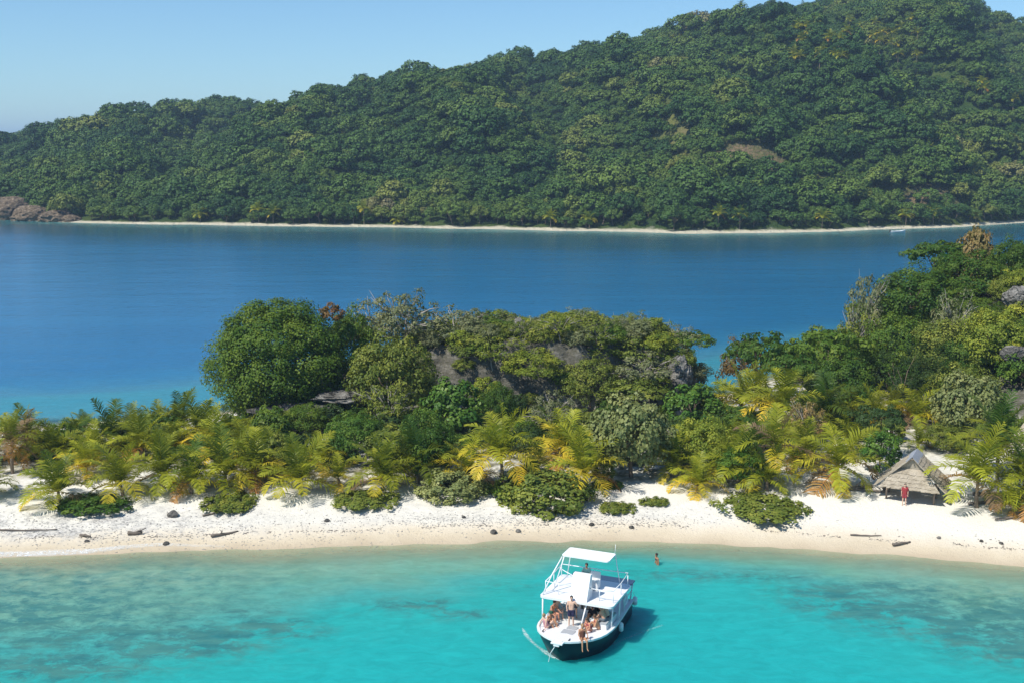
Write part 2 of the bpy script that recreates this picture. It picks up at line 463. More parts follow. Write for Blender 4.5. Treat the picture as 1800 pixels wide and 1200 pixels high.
CLEAR = [(px, py, HD(px, py, 0), rx, ry) for px, py, rx, ry in [(1300, 278, 9, 7), (1265, 285, 7, 5), (1345, 292, 7, 5), (1380, 305, 8, 4), (1195, 240, 4, 5), (1640, 345, 8, 5), (1600, 352, 7, 4), (178, 272, 5, 6), (270, 256, 4, 6), (640, 215, 5, 7)]]
for q in CLEAR: red = np.maximum(red, patchw(*q, FX, FY))
GRASS = [(px, py, HD(px, py, 3), rx, ry) for px, py, rx, ry in [(640, 205, 14, 24), (600, 235, 12, 20), (690, 250, 9, 14), (170, 285, 12, 18), (330, 250, 9, 14), (1190, 190, 9, 14), (1180, 260, 9, 16), (960, 230, 8, 12), (1480, 300, 12, 9), (1540, 330, 10, 8)]]
grass = np.zeros_like(FX)
for q in GRASS: grass = np.maximum(grass, patchw(*q, FX, FY))
def hill_mat():
    m = NT('hill_ground'); v = m.pos()
    n1 = m.noise(v, .12, 5, .65); n2 = m.noise(v, .9, 4, .6)
    c = m.ramp(n1, [(.3, (.022, .048, .014)), (.5, (.045, .080, .018)), (.7, (.085, .110, .03))])
    c = m.mix(m.math('MULTIPLY', m.attr('bare'), m.rng(n2, .3, .6), True), c, (.30, .185, .13))
    c = m.mix(m.math('MULTIPLY', m.attr('grass'), m.rng(n2, .3, .6, .5, 1), True), c, (.17, .175, .05))
    sx = m.math('ADD', m.attr('inland'), m.math('MULTIPLY', m.math('SUBTRACT', n1, .5), 10))
    c = m.mix(m.rng(sx, 4, 7), (.62, .57, .43), c)
    m.bump(m.noise(v, .35, 4, .7), 1.0, 3.0)
    return m.base(c, .95, .1)
nx, ny = len(ga), len(gs)
idx = np.arange(nx * ny).reshape(ny, nx)
quads = np.stack([idx[:-1, :-1], idx[:-1, 1:], idx[1:, 1:], idx[1:, :-1]], -1).reshape(-1, 4)
tag(link('far_hills', mesh('far_hills', np.stack([FX, FY, FZ], -1).reshape(-1, 3), quads, hill_mat(), {'bare': red.ravel(), 'grass': grass.ravel(), 'inland': SS.ravel()}, True)),
    'green wooded hills of the far island with a thin beach', None, None, 'structure')

# ------------------------------------------------------------------ the sea
sx = np.concatenate([-np.geomspace(25000, 70, 40), np.arange(-66, 67, .8), np.geomspace(70, 25000, 40)])
sy = np.concatenate([-np.geomspace(6000, 20, 14), np.arange(0, 48, 4), np.arange(48, 84, .7), np.arange(84, 160, 1.6), np.arange(160, 480, 6), np.geomspace(490, 30000, 40)])
WX, WY = np.meshgrid(sx, sy)
d1 = -sdist(poly_cay, WX, WY)
d2 = -sdist(poly_shelf, WX, WY)
t_in = np.clip(d1, 0, None) / (np.clip(d1, 0, None) + np.clip(-d2, 0, None) + 1e-6)
shelf = np.where(d2 < 0, t_in, 1 + np.clip(d2, 0, None) / 14.0)
deep = sstep(-3, 34, d2) * sstep(96, 112, WY + .05 * np.abs(WX)) + 0.0
deep = np.maximum(deep, .24 * sstep(99, 112, WY) * (d1 > 0))
deep = np.maximum(deep, sstep(100, 170, np.abs(WX)))
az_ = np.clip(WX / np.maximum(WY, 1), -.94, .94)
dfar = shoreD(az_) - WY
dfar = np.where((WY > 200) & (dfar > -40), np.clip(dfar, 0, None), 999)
REEF = [(90, 1055, 18, 11, .5), (40, 1085, 12, 7, .75), (200, 1110, 9, 5, .7), (330, 1120, 6, 3.2, .8), (275, 1140, 4, 2, .9), (385, 1118, 2.6, 1.4, 1.1), (390, 1135, 2.4, 1.0, 1.0), (478, 1100, 2.6, 1.2, 1.0), (100, 1170, 6, 2.2, .9), (530, 1113, 2.0, .7, .8), (430, 1075, 3, .9, .7), (735, 1062, 3.2, 1.1, .7), (800, 1078, 3.0, 1.0, .65), (700, 1057, 3, .7, .6), (905, 1030, 3, .7, .4),
        (1200, 1010, 4, 1.3, .6), (1330, 1012, 5, 1.3, .6), (1480, 1042, 4.5, 1.8, .9), (1550, 1035, 6, 2.0, .7), (1560, 1070, 5.5, 1.9, 1.0), (1660, 1075, 6, 2.6, .9), (1700, 1100, 6, 2.2, 1.0), (1760, 1075, 6, 4.0, .8), (1790, 1135, 4.5, 2.6, 1.0), (1740, 1120, 4, 1.6, .8), (1450, 1060, 3, .8, .6)]
reef = np.zeros_like(WX)
for (px, py, rx, ry, s) in REEF:
    q = P(px, py); reef = np.maximum(reef, s * np.exp(-(((WX - q[0]) / rx) ** 2 + ((WY - q[1]) / ry) ** 2)))
def sea_mat():
    m = NT('sea_water'); v = m.pos()
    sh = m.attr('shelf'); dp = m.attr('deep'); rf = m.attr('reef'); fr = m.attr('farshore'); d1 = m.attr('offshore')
    n1 = m.noise(m.pos((.55, 1.0, 1)), .22, 4, .6); n2 = m.noise(m.pos((.75, 1.0, 1)), .8, 6, .74, .3); n3 = m.noise(m.pos((.35, 1.0, 1)), .9, 3, .6)
    shn = m.math('ADD', sh, m.math('MULTIPLY', m.math('SUBTRACT', n1, .5), .5))
    c = m.ramp(m.math('MULTIPLY', shn, .4), [(0, (.30, .36, .25)), (.07, (.20, .33, .24)), (.22, (.125, .31, .235)), (.33, (.060, .31, .275)), (.42, (.022, .325, .30)), (.62, (.015, .325, .315)), (1, (.012, .31, .315))])
    mot = m.rng(m.noise(m.pos((.55, 1.0, 1)), 1.3, 5, .65, .8), .32, .7, .88, 1.10)
    rfn = m.math('MULTIPLY', rf, m.rng(n2, .36, .62), True)
    rfc = m.ramp(n3, [(.3, (.022, .13, .14)), (.6, (.06, .19, .165))])
    c = m.mix(m.rng(rfn, .06, .48, 0, .88), c, rfc)
    n4 = m.noise(m.pos((.12, 1.0, 1)), .05, 4, .6)
    blue = m.ramp(n4, [(.3, (.006, .110, .245)), (.7, (.010, .138, .29))])
    tq = m.math('ADD', dp, m.math('MULTIPLY', m.math('SUBTRACT', n1, .5), .5))
    dc = m.ramp(tq, [(0, (.05, .19, .24)), (.3, (.035, .175, .26)), (.6, (.014, .14, .27)), (1, (.007, .105, .24))])
    dc = m.mix(m.rng(tq, .8, 1.1), dc, blue)
    c = m.mix(m.rng(dp, .02, .3), c, dc)
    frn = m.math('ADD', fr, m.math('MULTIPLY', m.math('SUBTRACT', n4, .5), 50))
    fc = m.ramp(m.rng(frn, 0, 120), [(0, (.12, .26, .24)), (.06, (.045, .16, .16)), (.22, (.010, .075, .10)), (.55, (.006, .075, .14)), (1, (.008, .11, .235))])  # dark teal band: the hill's reflection painted into the colour, with shore seagrass
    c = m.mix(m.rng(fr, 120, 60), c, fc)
    hs = m.n('HueSaturation'); m.l(c, hs.inputs['Color']); m.l(mot, hs.inputs['Value'])
    c = hs.outputs[0]
    w1 = m.noise(m.pos((.6, 1.0, 1)), .9, 3, .6, .4); w2 = m.noise(m.pos((.5, 1, 1)), 3.2, 3, .65, .3); w3 = m.noise(m.pos((.4, 1, 1)), .12, 3, .6)
    h = m.math('ADD', m.math('MULTIPLY', w1, .55), m.math('MULTIPLY', w2, .16))
    h = m.math('ADD', h, m.math('MULTIPLY', w3, 1.6))
    m.bump(h, .32, .3)
    m.base(c, .14, .13)
    m.p.inputs['IOR'].default_value = 1.33
    m.p.subsurface_method = 'BURLEY'
    m.p.inputs['Subsurface Weight'].default_value = .75          # light scattered inside the water softens shadows on it
    m.p.inputs['Subsurface Radius'].default_value = (.25, 1.0, 1.0)
    m.p.inputs['Subsurface Scale'].default_value = 1.8
    tr = m.n('BsdfTransparent'); tr.inputs[0].default_value = (.86, .94, .90, 1)
    mx = m.n('MixShader')
    dn = m.math('ADD', d1, m.math('MULTIPLY', m.math('SUBTRACT', n1, .5), 2.5))
    m.l(m.rng(dn, .0, 4.0, .10, 1), mx.inputs[0])
    m.l(tr.outputs[0], mx.inputs[1]); m.l(m.p.outputs[0], mx.inputs[2]); m.l(mx.outputs[0], m.out.inputs[0])
    return m.m
nx, ny = len(sx), len(sy)
idx = np.arange(nx * ny).reshape(ny, nx)
quads = np.stack([idx[:-1, :-1], idx[:-1, 1:], idx[1:, 1:], idx[1:, :-1]], -1).reshape(-1, 4)
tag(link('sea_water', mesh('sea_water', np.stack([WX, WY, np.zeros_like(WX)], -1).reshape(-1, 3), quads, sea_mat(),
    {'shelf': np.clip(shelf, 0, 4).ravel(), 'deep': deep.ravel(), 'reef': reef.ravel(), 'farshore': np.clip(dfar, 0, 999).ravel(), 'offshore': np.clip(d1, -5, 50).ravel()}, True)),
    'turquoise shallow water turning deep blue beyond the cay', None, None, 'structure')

# ------------------------------------------------------------------ foliage builders
def unit(v): return v / (np.linalg.norm(v, axis=-1, keepdims=True) + 1e-9)
def leaf_quads(C, N, L, aspect=.55, fold=.12):
    n = len(C)
    T = unit(np.cross(N, rng.normal(size=(n, 3)))); S = np.cross(N, T)
    L = np.broadcast_to(L, (n,))[:, None]
    a, b = T * L * .5, S * L * .5 * aspect
    up = N * L * fold
    V = np.stack([C - a, C + b * 1.0 + up, C + a, C - b + up], 1).reshape(-1, 3)
    return V, np.arange(4 * n).reshape(n, 4)
def crown_geo(rad, nclump, per, clump_r, leaf, zmin=-.25, spread=(.62, 1.0), flat=.72, aspect=.6, lump=.3, centre=None, seed=0):
    """leaves set on many small clumps spread through an uneven crown volume; base of crown at z = 0"""
    rad = np.array(rad, float)
    k = np.arange(nclump) + .5
    zz = 1 - (1 - zmin) * k / nclump
    ph = k * 2.39996 + rng.uniform(0, 6.28)
    D = np.stack([np.sqrt(np.clip(1 - zz * zz, 0, 1)) * np.cos(ph), np.sqrt(np.clip(1 - zz * zz, 0, 1)) * np.sin(ph), zz], -1)
    D = unit(D + rng.normal(size=D.shape) * .13)
    f = rng.uniform(*spread, size=nclump) * (1 - lump / 2 + lump * fbm(D[:, 0] * 1.7 + seed * 3.1, D[:, 1] * 1.7, D[:, 2] * 1.7, 2, seed) * 1.0 + lump * .0)
    Cc = D * rad * f[:, None]
    cr = clump_r * rng.uniform(.65, 1.35, nclump)
    n = nclump * per
    ci = np.repeat(np.arange(nclump), per)
    d = unit(rng.normal(size=(n, 3)) + D[ci] * .55 + np.array([0, 0, .45]))
    r = cr[ci] * rng.uniform(.45, 1.08, n)
    C = Cc[ci] + d * r[:, None] * np.array([1, 1, flat])
    N = unit(d + D[ci] * .3 + np.array([0, 0, .5]) + rng.normal(size=(n, 3)) * .45)
    L = leaf * rng.uniform(.7, 1.35, n)
    V, F = leaf_quads(C, N, L, aspect)
    ct = rng.normal(.5, .17, nclump)
    t = np.clip(ct[ci] + rng.normal(0, .13, n), 0, 1)
    return V, F, np.repeat(t, 4), Cc
def wood_geo(mb, base, tips, r0, fork=.45, n=6):
    """a tapering trunk that forks into limbs reaching into the crown"""
    base = np.array(base, float)
    tips = [np.array(t, float) for t in tips]
    mid = base + (np.mean(tips, axis=0) - base) * fork
    j = np.array([rng.normal(0, .06), rng.normal(0, .06), 0]) * np.linalg.norm(mid - base)
    pts = [base - np.array([0, 0, .25]), base, base + (mid - base) * .5 + j, mid]
    mb.tube(pts, [r0 * 1.35, r0 * 1.15, r0 * .85, r0 * .7], n)
    for t in tips:
        k = mid + (t - mid) * .5 + np.array([rng.normal(0, .1), rng.normal(0, .1), .12]) * np.linalg.norm(t - mid)
        mb.tube([mid - (mid - base) * .06, k, t], [r0 * .55, r0 * .34, r0 * .12], 5)
def tree_proto(rad, height, nclump, per, clump_r, leaf, r0=.16, mat='leaf', bark='bark', twigs=0, **kw):
    """returns (wood mesh, crown mesh) with the root at the origin"""
    V, F, t, Cc = crown_geo(rad, nclump, per, clump_r, leaf, **kw)
    off = np.array([0, 0, height - rad[2]])
    cm = mesh('crown', V + off, F, M[mat], {'tint': t})
    mb = MB()
    pick = [Cc[i] * .8 + off for i in rng.choice(len(Cc), min(7, len(Cc)), replace=False)]
    pick = [q if q[2] > .35 * height else q + np.array([0, 0, .3 * height]) for q in pick]
    wood_geo(mb, (0, 0, 0), pick, r0)
    for i in range(twigs):
        q = Cc[rng.integers(len(Cc))]; b = q * .5 + off
        e = q * rng.uniform(1.05, 1.3) + off + rng.normal(size=3) * .3
        mb.tube([b, (b + e) / 2 + rng.normal(size=3) * .15, e], [.05, .035, .012], 4)
    return mb.data('trunk', M[bark], True), cm
# ------------------------------------------------------------------ forest on the far hills
hp_col = bpy.data.collections.new('hill_tree_kinds')
HP = []
kinds = [((3.6, 3.6, 2.7), 6.4, 34, 22), ((4.6, 4.4, 2.6), 6.2, 42, 22), ((2.9, 3.0, 3.2), 7.2, 30, 22), ((3.2, 3.6, 2.2), 5.2, 30, 22), ((5.2, 4.8, 3.2), 8.0, 50, 22)]
for i, (rad, h, nc, per) in enumerate(kinds):
    HP.append(tree_proto(rad, h, nc, 44, 1.1, .58, .22, 'hill_leaf', 'bark', seed=i, zmin=-.35, aspect=.75))
for i, (tm, cm) in enumerate(HP):
    o = bpy.data.objects.new('hill_tree_%d' % i, cm); hp_col.objects.link(o)
pts = []
cells = {}
def try_pts(n):
    a = rng.uniform(-.62, .66, n); u = rng.uniform(0, 1, n)
    Ds = shoreD(a)
    Y = Ds + 6 + u ** .8 * 330
    z, s = hill(a, Y)
    X = a * Y
    ok = (s < 1.06) & (s > -.02)
    c = np.zeros(n)
    for q in CLEAR: c = np.maximum(c, patchw(*q, X, Y))
    ok &= rng.uniform(0, 1, n) > c * 1.6
    g = np.zeros(n)
    for q in GRASS: g = np.maximum(g, patchw(*q, X, Y))
    ok &= rng.uniform(0, 1, n) > g * .86
    for x, y, zz, ss, aa, dd in zip(X[ok], Y[ok], z[ok], s[ok], a[ok], (Y - Ds)[ok]):
        r = 2.9
        k = (int(x // 2.9), int(y // 2.9))
        good = True
        for i in (-1, 0, 1):
            for j in (-1, 0, 1):
                q = cells.get((k[0] + i, k[1] + j))
                if q and (q[0] - x) ** 2 + (q[1] - y) ** 2 < r * r: good = False
        if good: cells[k] = (x, y); pts.append((x, y, zz, ss, aa, dd))
try_pts(60000)
pts = np.array(pts)
vis = np.abs(pts[:, 4]) < .475
front = np.argsort(np.where(vis, pts[:, 5], 1e9))[:170]
skyl = np.argsort(np.where(vis & (pts[:, 3] < 1.03), -pts[:, 3], 1e9))[:110]
own = set(front.tolist()) | set(skyl.tolist())
rest = np.array([i for i in range(len(pts)) if i not in own])
for i in sorted(own):
    x, y, z, s, a, dd = pts[i]
    k = int(rng.integers(5)); sc = float(rng.uniform(.75, 1.15)); rz = float(rng.uniform(0, 6.28))
    lo = s < .5
    if lo: sc *= float(rng.uniform(.6, 1.0))
    r = thing('hill_tree', 'bushy green tree in the front row behind the far beach' if lo else 'dark green tree standing on the ridge line against the sky', 'tree', (x, y, z - .2), (0, 0, rz),
              'trees behind the far beach' if lo else 'trees on the far ridge', (sc, sc, sc * float(rng.uniform(.85, 1.2))))
    link('trunk', HP[k][0], r); link('crown', HP[k][1], r)
n = len(rest)
me = bpy.data.meshes.new('hill_forest')
me.vertices.add(n); me.vertices.foreach_set('co', (pts[rest, :3] - np.array([0, 0, .4])).astype(np.float32).ravel())
for nm, v in (('kind', rng.choice(5, n, p=[.26, .22, .18, .2, .14])), ):
    at = me.attributes.new(nm, 'INT', 'POINT'); at.data.foreach_set('value', v.astype(np.int32))
for nm, v in (('yaw', rng.uniform(0, 6.28, n)), ('size', np.clip(np.exp(rng.normal(-.22, .36, n)), .38, 1.9))):
    at = me.attributes.new(nm, 'FLOAT', 'POINT'); at.data.foreach_set('value', v.astype(np.float32))
me.update()
fo = tag(link('hill_forest', me), 'dense green forest covering the slopes of the far island', 'forest', None, 'stuff')
ng = bpy.data.node_groups.new('forest', 'GeometryNodeTree')
ng.interface.new_socket('Geometry', in_out='INPUT', socket_type='NodeSocketGeometry')
ng.interface.new_socket('Geometry', in_out='OUTPUT', socket_type='NodeSocketGeometry')
def gn(t): return ng.nodes.new(t)
gi, go = gn('NodeGroupInput'), gn('NodeGroupOutput')
ci = gn('GeometryNodeCollectionInfo'); ci.inputs['Collection'].default_value = hp_col
ci.inputs['Separate Children'].default_value = True; ci.inputs['Reset Children'].default_value = True
mp_ = gn('GeometryNodeMeshToPoints'); ip = gn('GeometryNodeInstanceOnPoints'); ip.inputs['Pick Instance'].default_value = True
def na(name, ty):
    q = gn('GeometryNodeInputNamedAttribute'); q.data_type = ty; q.inputs['Name'].default_value = name; return q.outputs['Attribute']
cx = gn('ShaderNodeCombineXYZ'); e2r = gn('FunctionNodeEulerToRotation')
L = ng.links.new
L(gi.outputs[0], mp_.inputs['Mesh']); L(mp_.outputs[0], ip.inputs['Points']); L(ci.outputs[0], ip.inputs['Instance'])
L(na('kind', 'INT'), ip.inputs['Instance Index']); L(na('yaw', 'FLOAT'), cx.inputs[2]); L(cx.outputs[0], e2r.inputs[0]); L(e2r.outputs[0], ip.inputs['Rotation'])
L(na('size', 'FLOAT'), ip.inputs['Scale']); L(ip.outputs[0], go.inputs[0])
fo.modifiers.new('forest', 'NODES').node_group = ng
print('forest', n, 'own', len(own))
# ------------------------------------------------------------------ palms
def frond_geo(e0, bend, n=28, L=3.0, wleaf=.075, seed=0):
    """one feather frond along +X: rib and two rows of hanging leaflets"""
    r = np.random.default_rng(100 + seed)
    m = 15
    t = np.linspace(0, 1, m)
    ang = e0 - bend * t ** 1.25
    ds = L / (m - 1)
    px = np.concatenate([[0], np.cumsum(np.cos((ang[1:] + ang[:-1]) / 2) * ds)])
    pz = np.concatenate([[0], np.cumsum(np.sin((ang[1:] + ang[:-1]) / 2) * ds)])
    sway = .12 * np.sin(t * 2.5 + seed) * t
    pts = np.stack([px, sway, pz], -1)
    mb = MB(); mb.tube(pts[::2], np.linspace(.035, .008, len(pts[::2])), 3, False)
    V = [np.concatenate(mb.V)]; F = [np.array(mb.F)]; T = [np.full(mb.n, .75)]
    k = mb.n
    for side in (-1, 1):
        tt = np.linspace(.10, .99, n) + r.normal(0, .008, n)
        tt = np.clip(tt, .08, 1)
        B = np.stack([np.interp(tt, t, pts[:, i]) for i in range(3)], -1)
        an = np.interp(tt, t, ang)
        fw = np.stack([np.cos(an), 0 * an, np.sin(an)], -1); up = np.stack([-np.sin(an), 0 * an, np.cos(an)], -1)
        ln = L * .30 * (np.sin(np.clip(tt * .93 + .09, 0, 1) * math.pi) ** .55) * r.uniform(.85, 1.1, n)
        sd = np.array([0, side, 0.0])
        lift = r.uniform(0, .5, n)[:, None]
        d1 = unit(sd * .9 + fw * (.35 + .5 * tt[:, None]) + up * lift)
        g = np.array([0, 0, -1.0])
        mid = B + d1 * ln[:, None] * .5
        d2 = unit(d1 + g * r.uniform(.2, .75, n)[:, None])
        tip = mid + d2 * ln[:, None] * .55
        w = unit(np.cross(d1, up) + up * .25) * wleaf * .5
        q = np.stack([B - w * .6, B + w * .6, mid + w, tip, mid - w], 1)
        V.append(q.reshape(-1, 3)); i0 = k + 5 * np.arange(n)
        F.append(np.stack([i0, i0 + 1, i0 + 2, i0 + 4], -1)); F.append(np.stack([i0 + 4, i0 + 2, i0 + 3], -1))
        tv = np.clip(.42 + .25 * tt + r.normal(0, .1, n), 0, 1)
        T.append(np.repeat(tv, 5)); k += 5 * n
    F4 = np.concatenate([f for f in F if f.shape[1] == 4]); F3 = np.concatenate([f for f in F if f.shape[1] == 3])
    return mesh('frond', np.concatenate(V), [F4, F3], M['frond'], {'tint': np.concatenate(T)})
FROND = []
for i, (e, b) in enumerate([(86, 30), (77, 54), (67, 78), (56, 94), (43, 100), (28, 96), (8, 76), (-25, 45)]):
    FROND.append([frond_geo(R(e), R(b + j * 14 - 7), seed=i * 3 + j) for j in range(2)])
TRUNKS = []
for i in range(4):
    mb = MB(); a = [.0, .12, -.1, .2][i]
    zz = np.linspace(-.1, 1, 12)
    mb.tube(np.stack([a * zz ** 2, .05 * np.sin(zz * 3 + i), zz], -1), (.15 - .05 * zz) * (1 + .12 * (np.arange(12) % 2)), 8)
    TRUNKS.append((mb.data('trunk', M['palm_bark'], True), a))
GRN = np.array([.055, .125, .016]); LIME = np.array([.285, .32, .022]); YEL = np.array([.66, .50, .035]); ORG = np.array([.46, .25, .05]); BRN = np.array([.23, .155, .085])
def blend(stops, t):
    t = max(0, min(1, t)) * (len(stops) - 1); i = min(int(t), len(stops) - 2); return stops[i] + (stops[i + 1] - stops[i]) * (t - i)
def palm(px, py, top, label, yel=.4, n=21, skirt=.10, lean=0.0, frac=.84, dark=1.0, group='young coconut palms behind the beach', at=None, dead=0, flen=None):
    p = G(px, py) if at is None else np.array(at)
    depth = p[1] * CP + (HCAM - p[2]) * SP
    a, e = AZ(px, top)
    H = max(HCAM + p[1] * e - p[2], 1.2)
    fl = flen or min(frac * H, 4.8)
    th = max(H - .95 * fl, .15)
    yaw = float(rng.uniform(0, 6.28))
    r = thing('coconut_palm', label, 'palm', tuple(p), (0, lean, yaw if abs(lean) < .01 else 0), group)
    tm, ta = TRUNKS[int(rng.integers(4))]
    tw = .85 + .12 * H / 5
    link('trunk', tm, r, scale=(tw, tw, th + .1))
    topc = (ta * tw, 0, th)
    n = int(n * .95)
    for k in range(n):
        u = (k + .5) / n                              # 0 = youngest, upright; 1 = oldest
        cl = min(int(u ** .8 * (6.2 + skirt * 2.2)), 7)
        f = FROND[cl][int(rng.integers(2))]
        s = fl / 3.0 * (1.0 - .12 * u) * float(rng.uniform(.86, 1.08))
        age = yel * .62 + u * .70 - .14 + float(rng.normal(0, .1))
        c = blend([GRN, LIME * .8, LIME * 1.1, YEL], age)
        if u > 1 - skirt * .5 and rng.uniform() < .5: c = ORG * float(rng.uniform(.7, 1.1)) if rng.uniform() < .6 else BRN
        if rng.uniform() < dead: c = BRN * float(rng.uniform(.8, 1.3))
        link('frond', f, r, loc=topc, rot=(float(rng.normal(0, .09)), float(rng.normal(0, .07)), k * 2.39996 + float(rng.normal(0, .18))), scale=(s, s, s), color=c * dark)
    return r
PALMS = [
 # px, base row, top row, label, options
 (-18, 880, 800, 'palm cut off by the left edge, one frond reaching over the sand', dict(yel=.3)),
 (22, 832, 716, 'dying palm with hanging brown fronds nearest the left edge', dict(yel=.5, skirt=.9, dead=.55, frac=.55)),
 (46, 808, 706, 'tall brown-skirted palm just right of the dying palm at left', dict(yel=.35, skirt=.8, dead=.35, frac=.6)),
 (-6, 812, 735, 'yellowed palm half outside the left edge behind the dying palm', dict(yel=.9, skirt=.5)),
 (104, 884, 782, 'leftmost front palm rising from behind the dark green creeper', dict(yel=.42, n=20)),
 (216, 872, 768, 'lime palm above the right end of the dark green creeper', dict(yel=.62, n=20)),
 (152, 838, 760, 'low yellow palm between the two leftmost front palms', dict(yel=.95)),
 (98, 812, 728, 'lime palm behind the leftmost front palm', dict(yel=.45)),
 (288, 858, 748, 'palm with brown lower fronds third along the left front row', dict(yel=.55, skirt=.5)),
 (336, 868, 772, 'green palm with yellow base casting shade on open sand', dict(yel=.45, n=19)),
 (396, 858, 742, 'largest lime palm of the left grove beside the second shrub', dict(yel=.5, n=21)),
 (196, 790, 700, 'dark green palm at the back of the left grove', dict(yel=-.1, dark=.8)),
 (250, 806, 712, 'bright lime palm right of the dark one in the left grove', dict(yel=.55)),
 (305, 800, 735, 'yellow palm in the middle of the left grove', dict(yel=.8)),
 (318, 768, 678, 'dark palm against the water at the back of the left grove', dict(yel=.05, dark=.85)),
 (352, 780, 690, 'green palm at the back right of the left grove', dict(yel=.25)),
 (60, 790, 735, 'small lime palm by the back shore near the left edge', dict(yel=.5)),
 (136, 775, 722, 'small palm at the back shore left of the dark palm', dict(yel=.3)),
 (378, 805, 712, 'orange tinted palm below the big round tree', dict(yel=.95, skirt=.6)),
 (425, 812, 728, 'yellow palm right of the orange tinted one', dict(yel=.75)),
 (452, 848, 750, 'yellow-orange palm left of the lone trunked palm', dict(yel=.9, skirt=.6)),
 (486, 825, 742, 'dull green palm behind the lone trunked palm', dict(yel=.35)),
 (528, 870, 756, 'lone palm with clear short trunk on open sand', dict(yel=.5, n=18)),
 (560, 826, 752, 'yellowish palm behind the lone trunked palm to its right', dict(yel=.7)),
 (598, 856, 788, 'smallest pale yellow palm in the front row', dict(yel=1.05, n=13)),
 (673, 862, 756, 'wide green palm behind the third beach shrub', dict(yel=.42, n=18)),
 (735, 850, 735, 'dark green palm between the wide palm and the orange one', dict(yel=.05, n=18, dark=.9)),
 (770, 835, 748, 'slender palm just right of the dark green one', dict(yel=.3)),
 (822, 856, 752, 'orange fronded low palm left of the tall centre palm', dict(yel=1.1, skirt=.9)),
 (884, 858, 702, 'tall yellow-green palm at the centre of the beach', dict(yel=.72, n=22)),
 (935, 850, 775, 'orange skirted palm right of the tall centre palm', dict(yel=.8, skirt=1.0)),
 (990, 812, 712, 'orange backed palm behind the centre shrubs', dict(yel=1.0, skirt=.5)),
 (1028, 862, 738, 'yellow palm left of the big sea grape tree', dict(yel=.75, n=17)),
 (1182, 838, 752, 'lime palm squeezed right of the big sea grape tree', dict(yel=.55)),
 (1226, 864, 790, 'low bushy yellow palm alone on white sand', dict(yel=.9, n=19, frac=.9)),
 (1250, 828, 745, 'lime palm behind the low bushy yellow palm', dict(yel=.5)),
 (1296, 850, 742, 'tall green palm behind the wide beach shrub', dict(yel=.45, n=18)),
 (1348, 862, 776, 'green palm with spread leaflets right behind the wide beach shrub', dict(yel=.3)),
 (1356, 850, 700, 'dead brown palm standing above the wide beach shrub', dict(yel=.6, dead=.6, skirt=.8, frac=.6, n=14)),
 (1412, 818, 730, 'pale lime palm left of the orange skirted palm', dict(yel=.6)),
 (1468, 860, 722, 'orange skirted palm left of the thatched hut', dict(yel=.62, skirt=1.0, n=22)),
 (1300, 745, 632, 'golden palm beside the gap to the blue water', dict(yel=.75, n=17)),
 (1262, 742, 668, 'small palm left of the golden palm at the gap', dict(yel=.45)),
 (1376, 765, 632, 'arching golden palm in the back row behind the dead palm', dict(yel=.7, n=19)),
 (1452, 760, 642, 'dark green palm with a pale dead frond in the back row', dict(yel=-.05, dark=.75, n=17)),
 (1532, 748, 668, 'arching lime palm at the foot of the wooded knoll', dict(yel=.7)),
 (1604, 748, 668, 'orange skirted palm at the foot of the wooded knoll', dict(yel=.75, skirt=.7)),
 (1612, 792, 736, 'small palm on bare sand behind the thatched hut', dict(yel=.55, n=13)),
 (1716, 892, 742, 'leaning palm with upright lime frond right of the hut', dict(yel=.5, n=17, skirt=.4)),
 (1752, 846, 690, 'tall dark green palm behind the leaning palm right of the hut', dict(yel=.0, n=20, dark=.85)),
 (1798, 880, 740, 'green palm at the right edge with drooping fronds', dict(yel=.25, n=18, skirt=.4)),
 (1782, 905, 838, 'low palm with big orange drooping fronds at the right edge', dict(yel=.9, skirt=1.0, n=12)),
 (1690, 790, 742, 'low green palm below the pale leaved tree', dict(yel=.2)),
 (1840, 905, 770, 'palm just outside the right edge over the sand', dict(yel=.3)),
]
for q in PALMS: palm(q[0], q[1], q[2], q[3], **q[4])
FILL = [(20, 775, 722), (75, 838, 770), (120, 830, 755), (165, 812, 740), (185, 850, 780), (228, 835, 752), (262, 845, 770), (280, 775, 705), (335, 830, 752), (362, 838, 765), (405, 778, 712), (440, 800, 735), (232, 770, 708), (150, 760, 716), (425, 838, 765), (505, 850, 778)]
ORD = ['first', 'second', 'third', 'fourth', 'fifth', 'sixth', 'seventh', 'eighth', 'ninth', 'tenth', 'eleventh', 'twelfth']
for i, (a, b, c) in enumerate(sorted(q for q in FILL if q[1] < 816)):
    palm(a, b, c, 'half hidden palm deep in the left grove, %s from the left of its kind' % ORD[i], yel=float(rng.uniform(.2, .9)), group='palms filling the left grove')
FILL2 = [(700, 826, 752), (640, 832, 765), (860, 812, 730), (915, 815, 728), (960, 838, 760), (1215, 800, 735), (1285, 800, 720), (1330, 800, 715), (1400, 780, 690), (1425, 835, 765), (1495, 800, 725), (1340, 728, 650), (1420, 730, 655), (1490, 738, 672), (1570, 735, 672), (1655, 742, 690)]
for i, (a, b, c) in enumerate(sorted(q for q in FILL2 if q[1] < 803)):
    palm(a, b, c, 'half hidden palm in the back row right of centre, %s from the left' % ORD[i], yel=float(rng.uniform(.1, .8)), group='palms half hidden behind the beach')

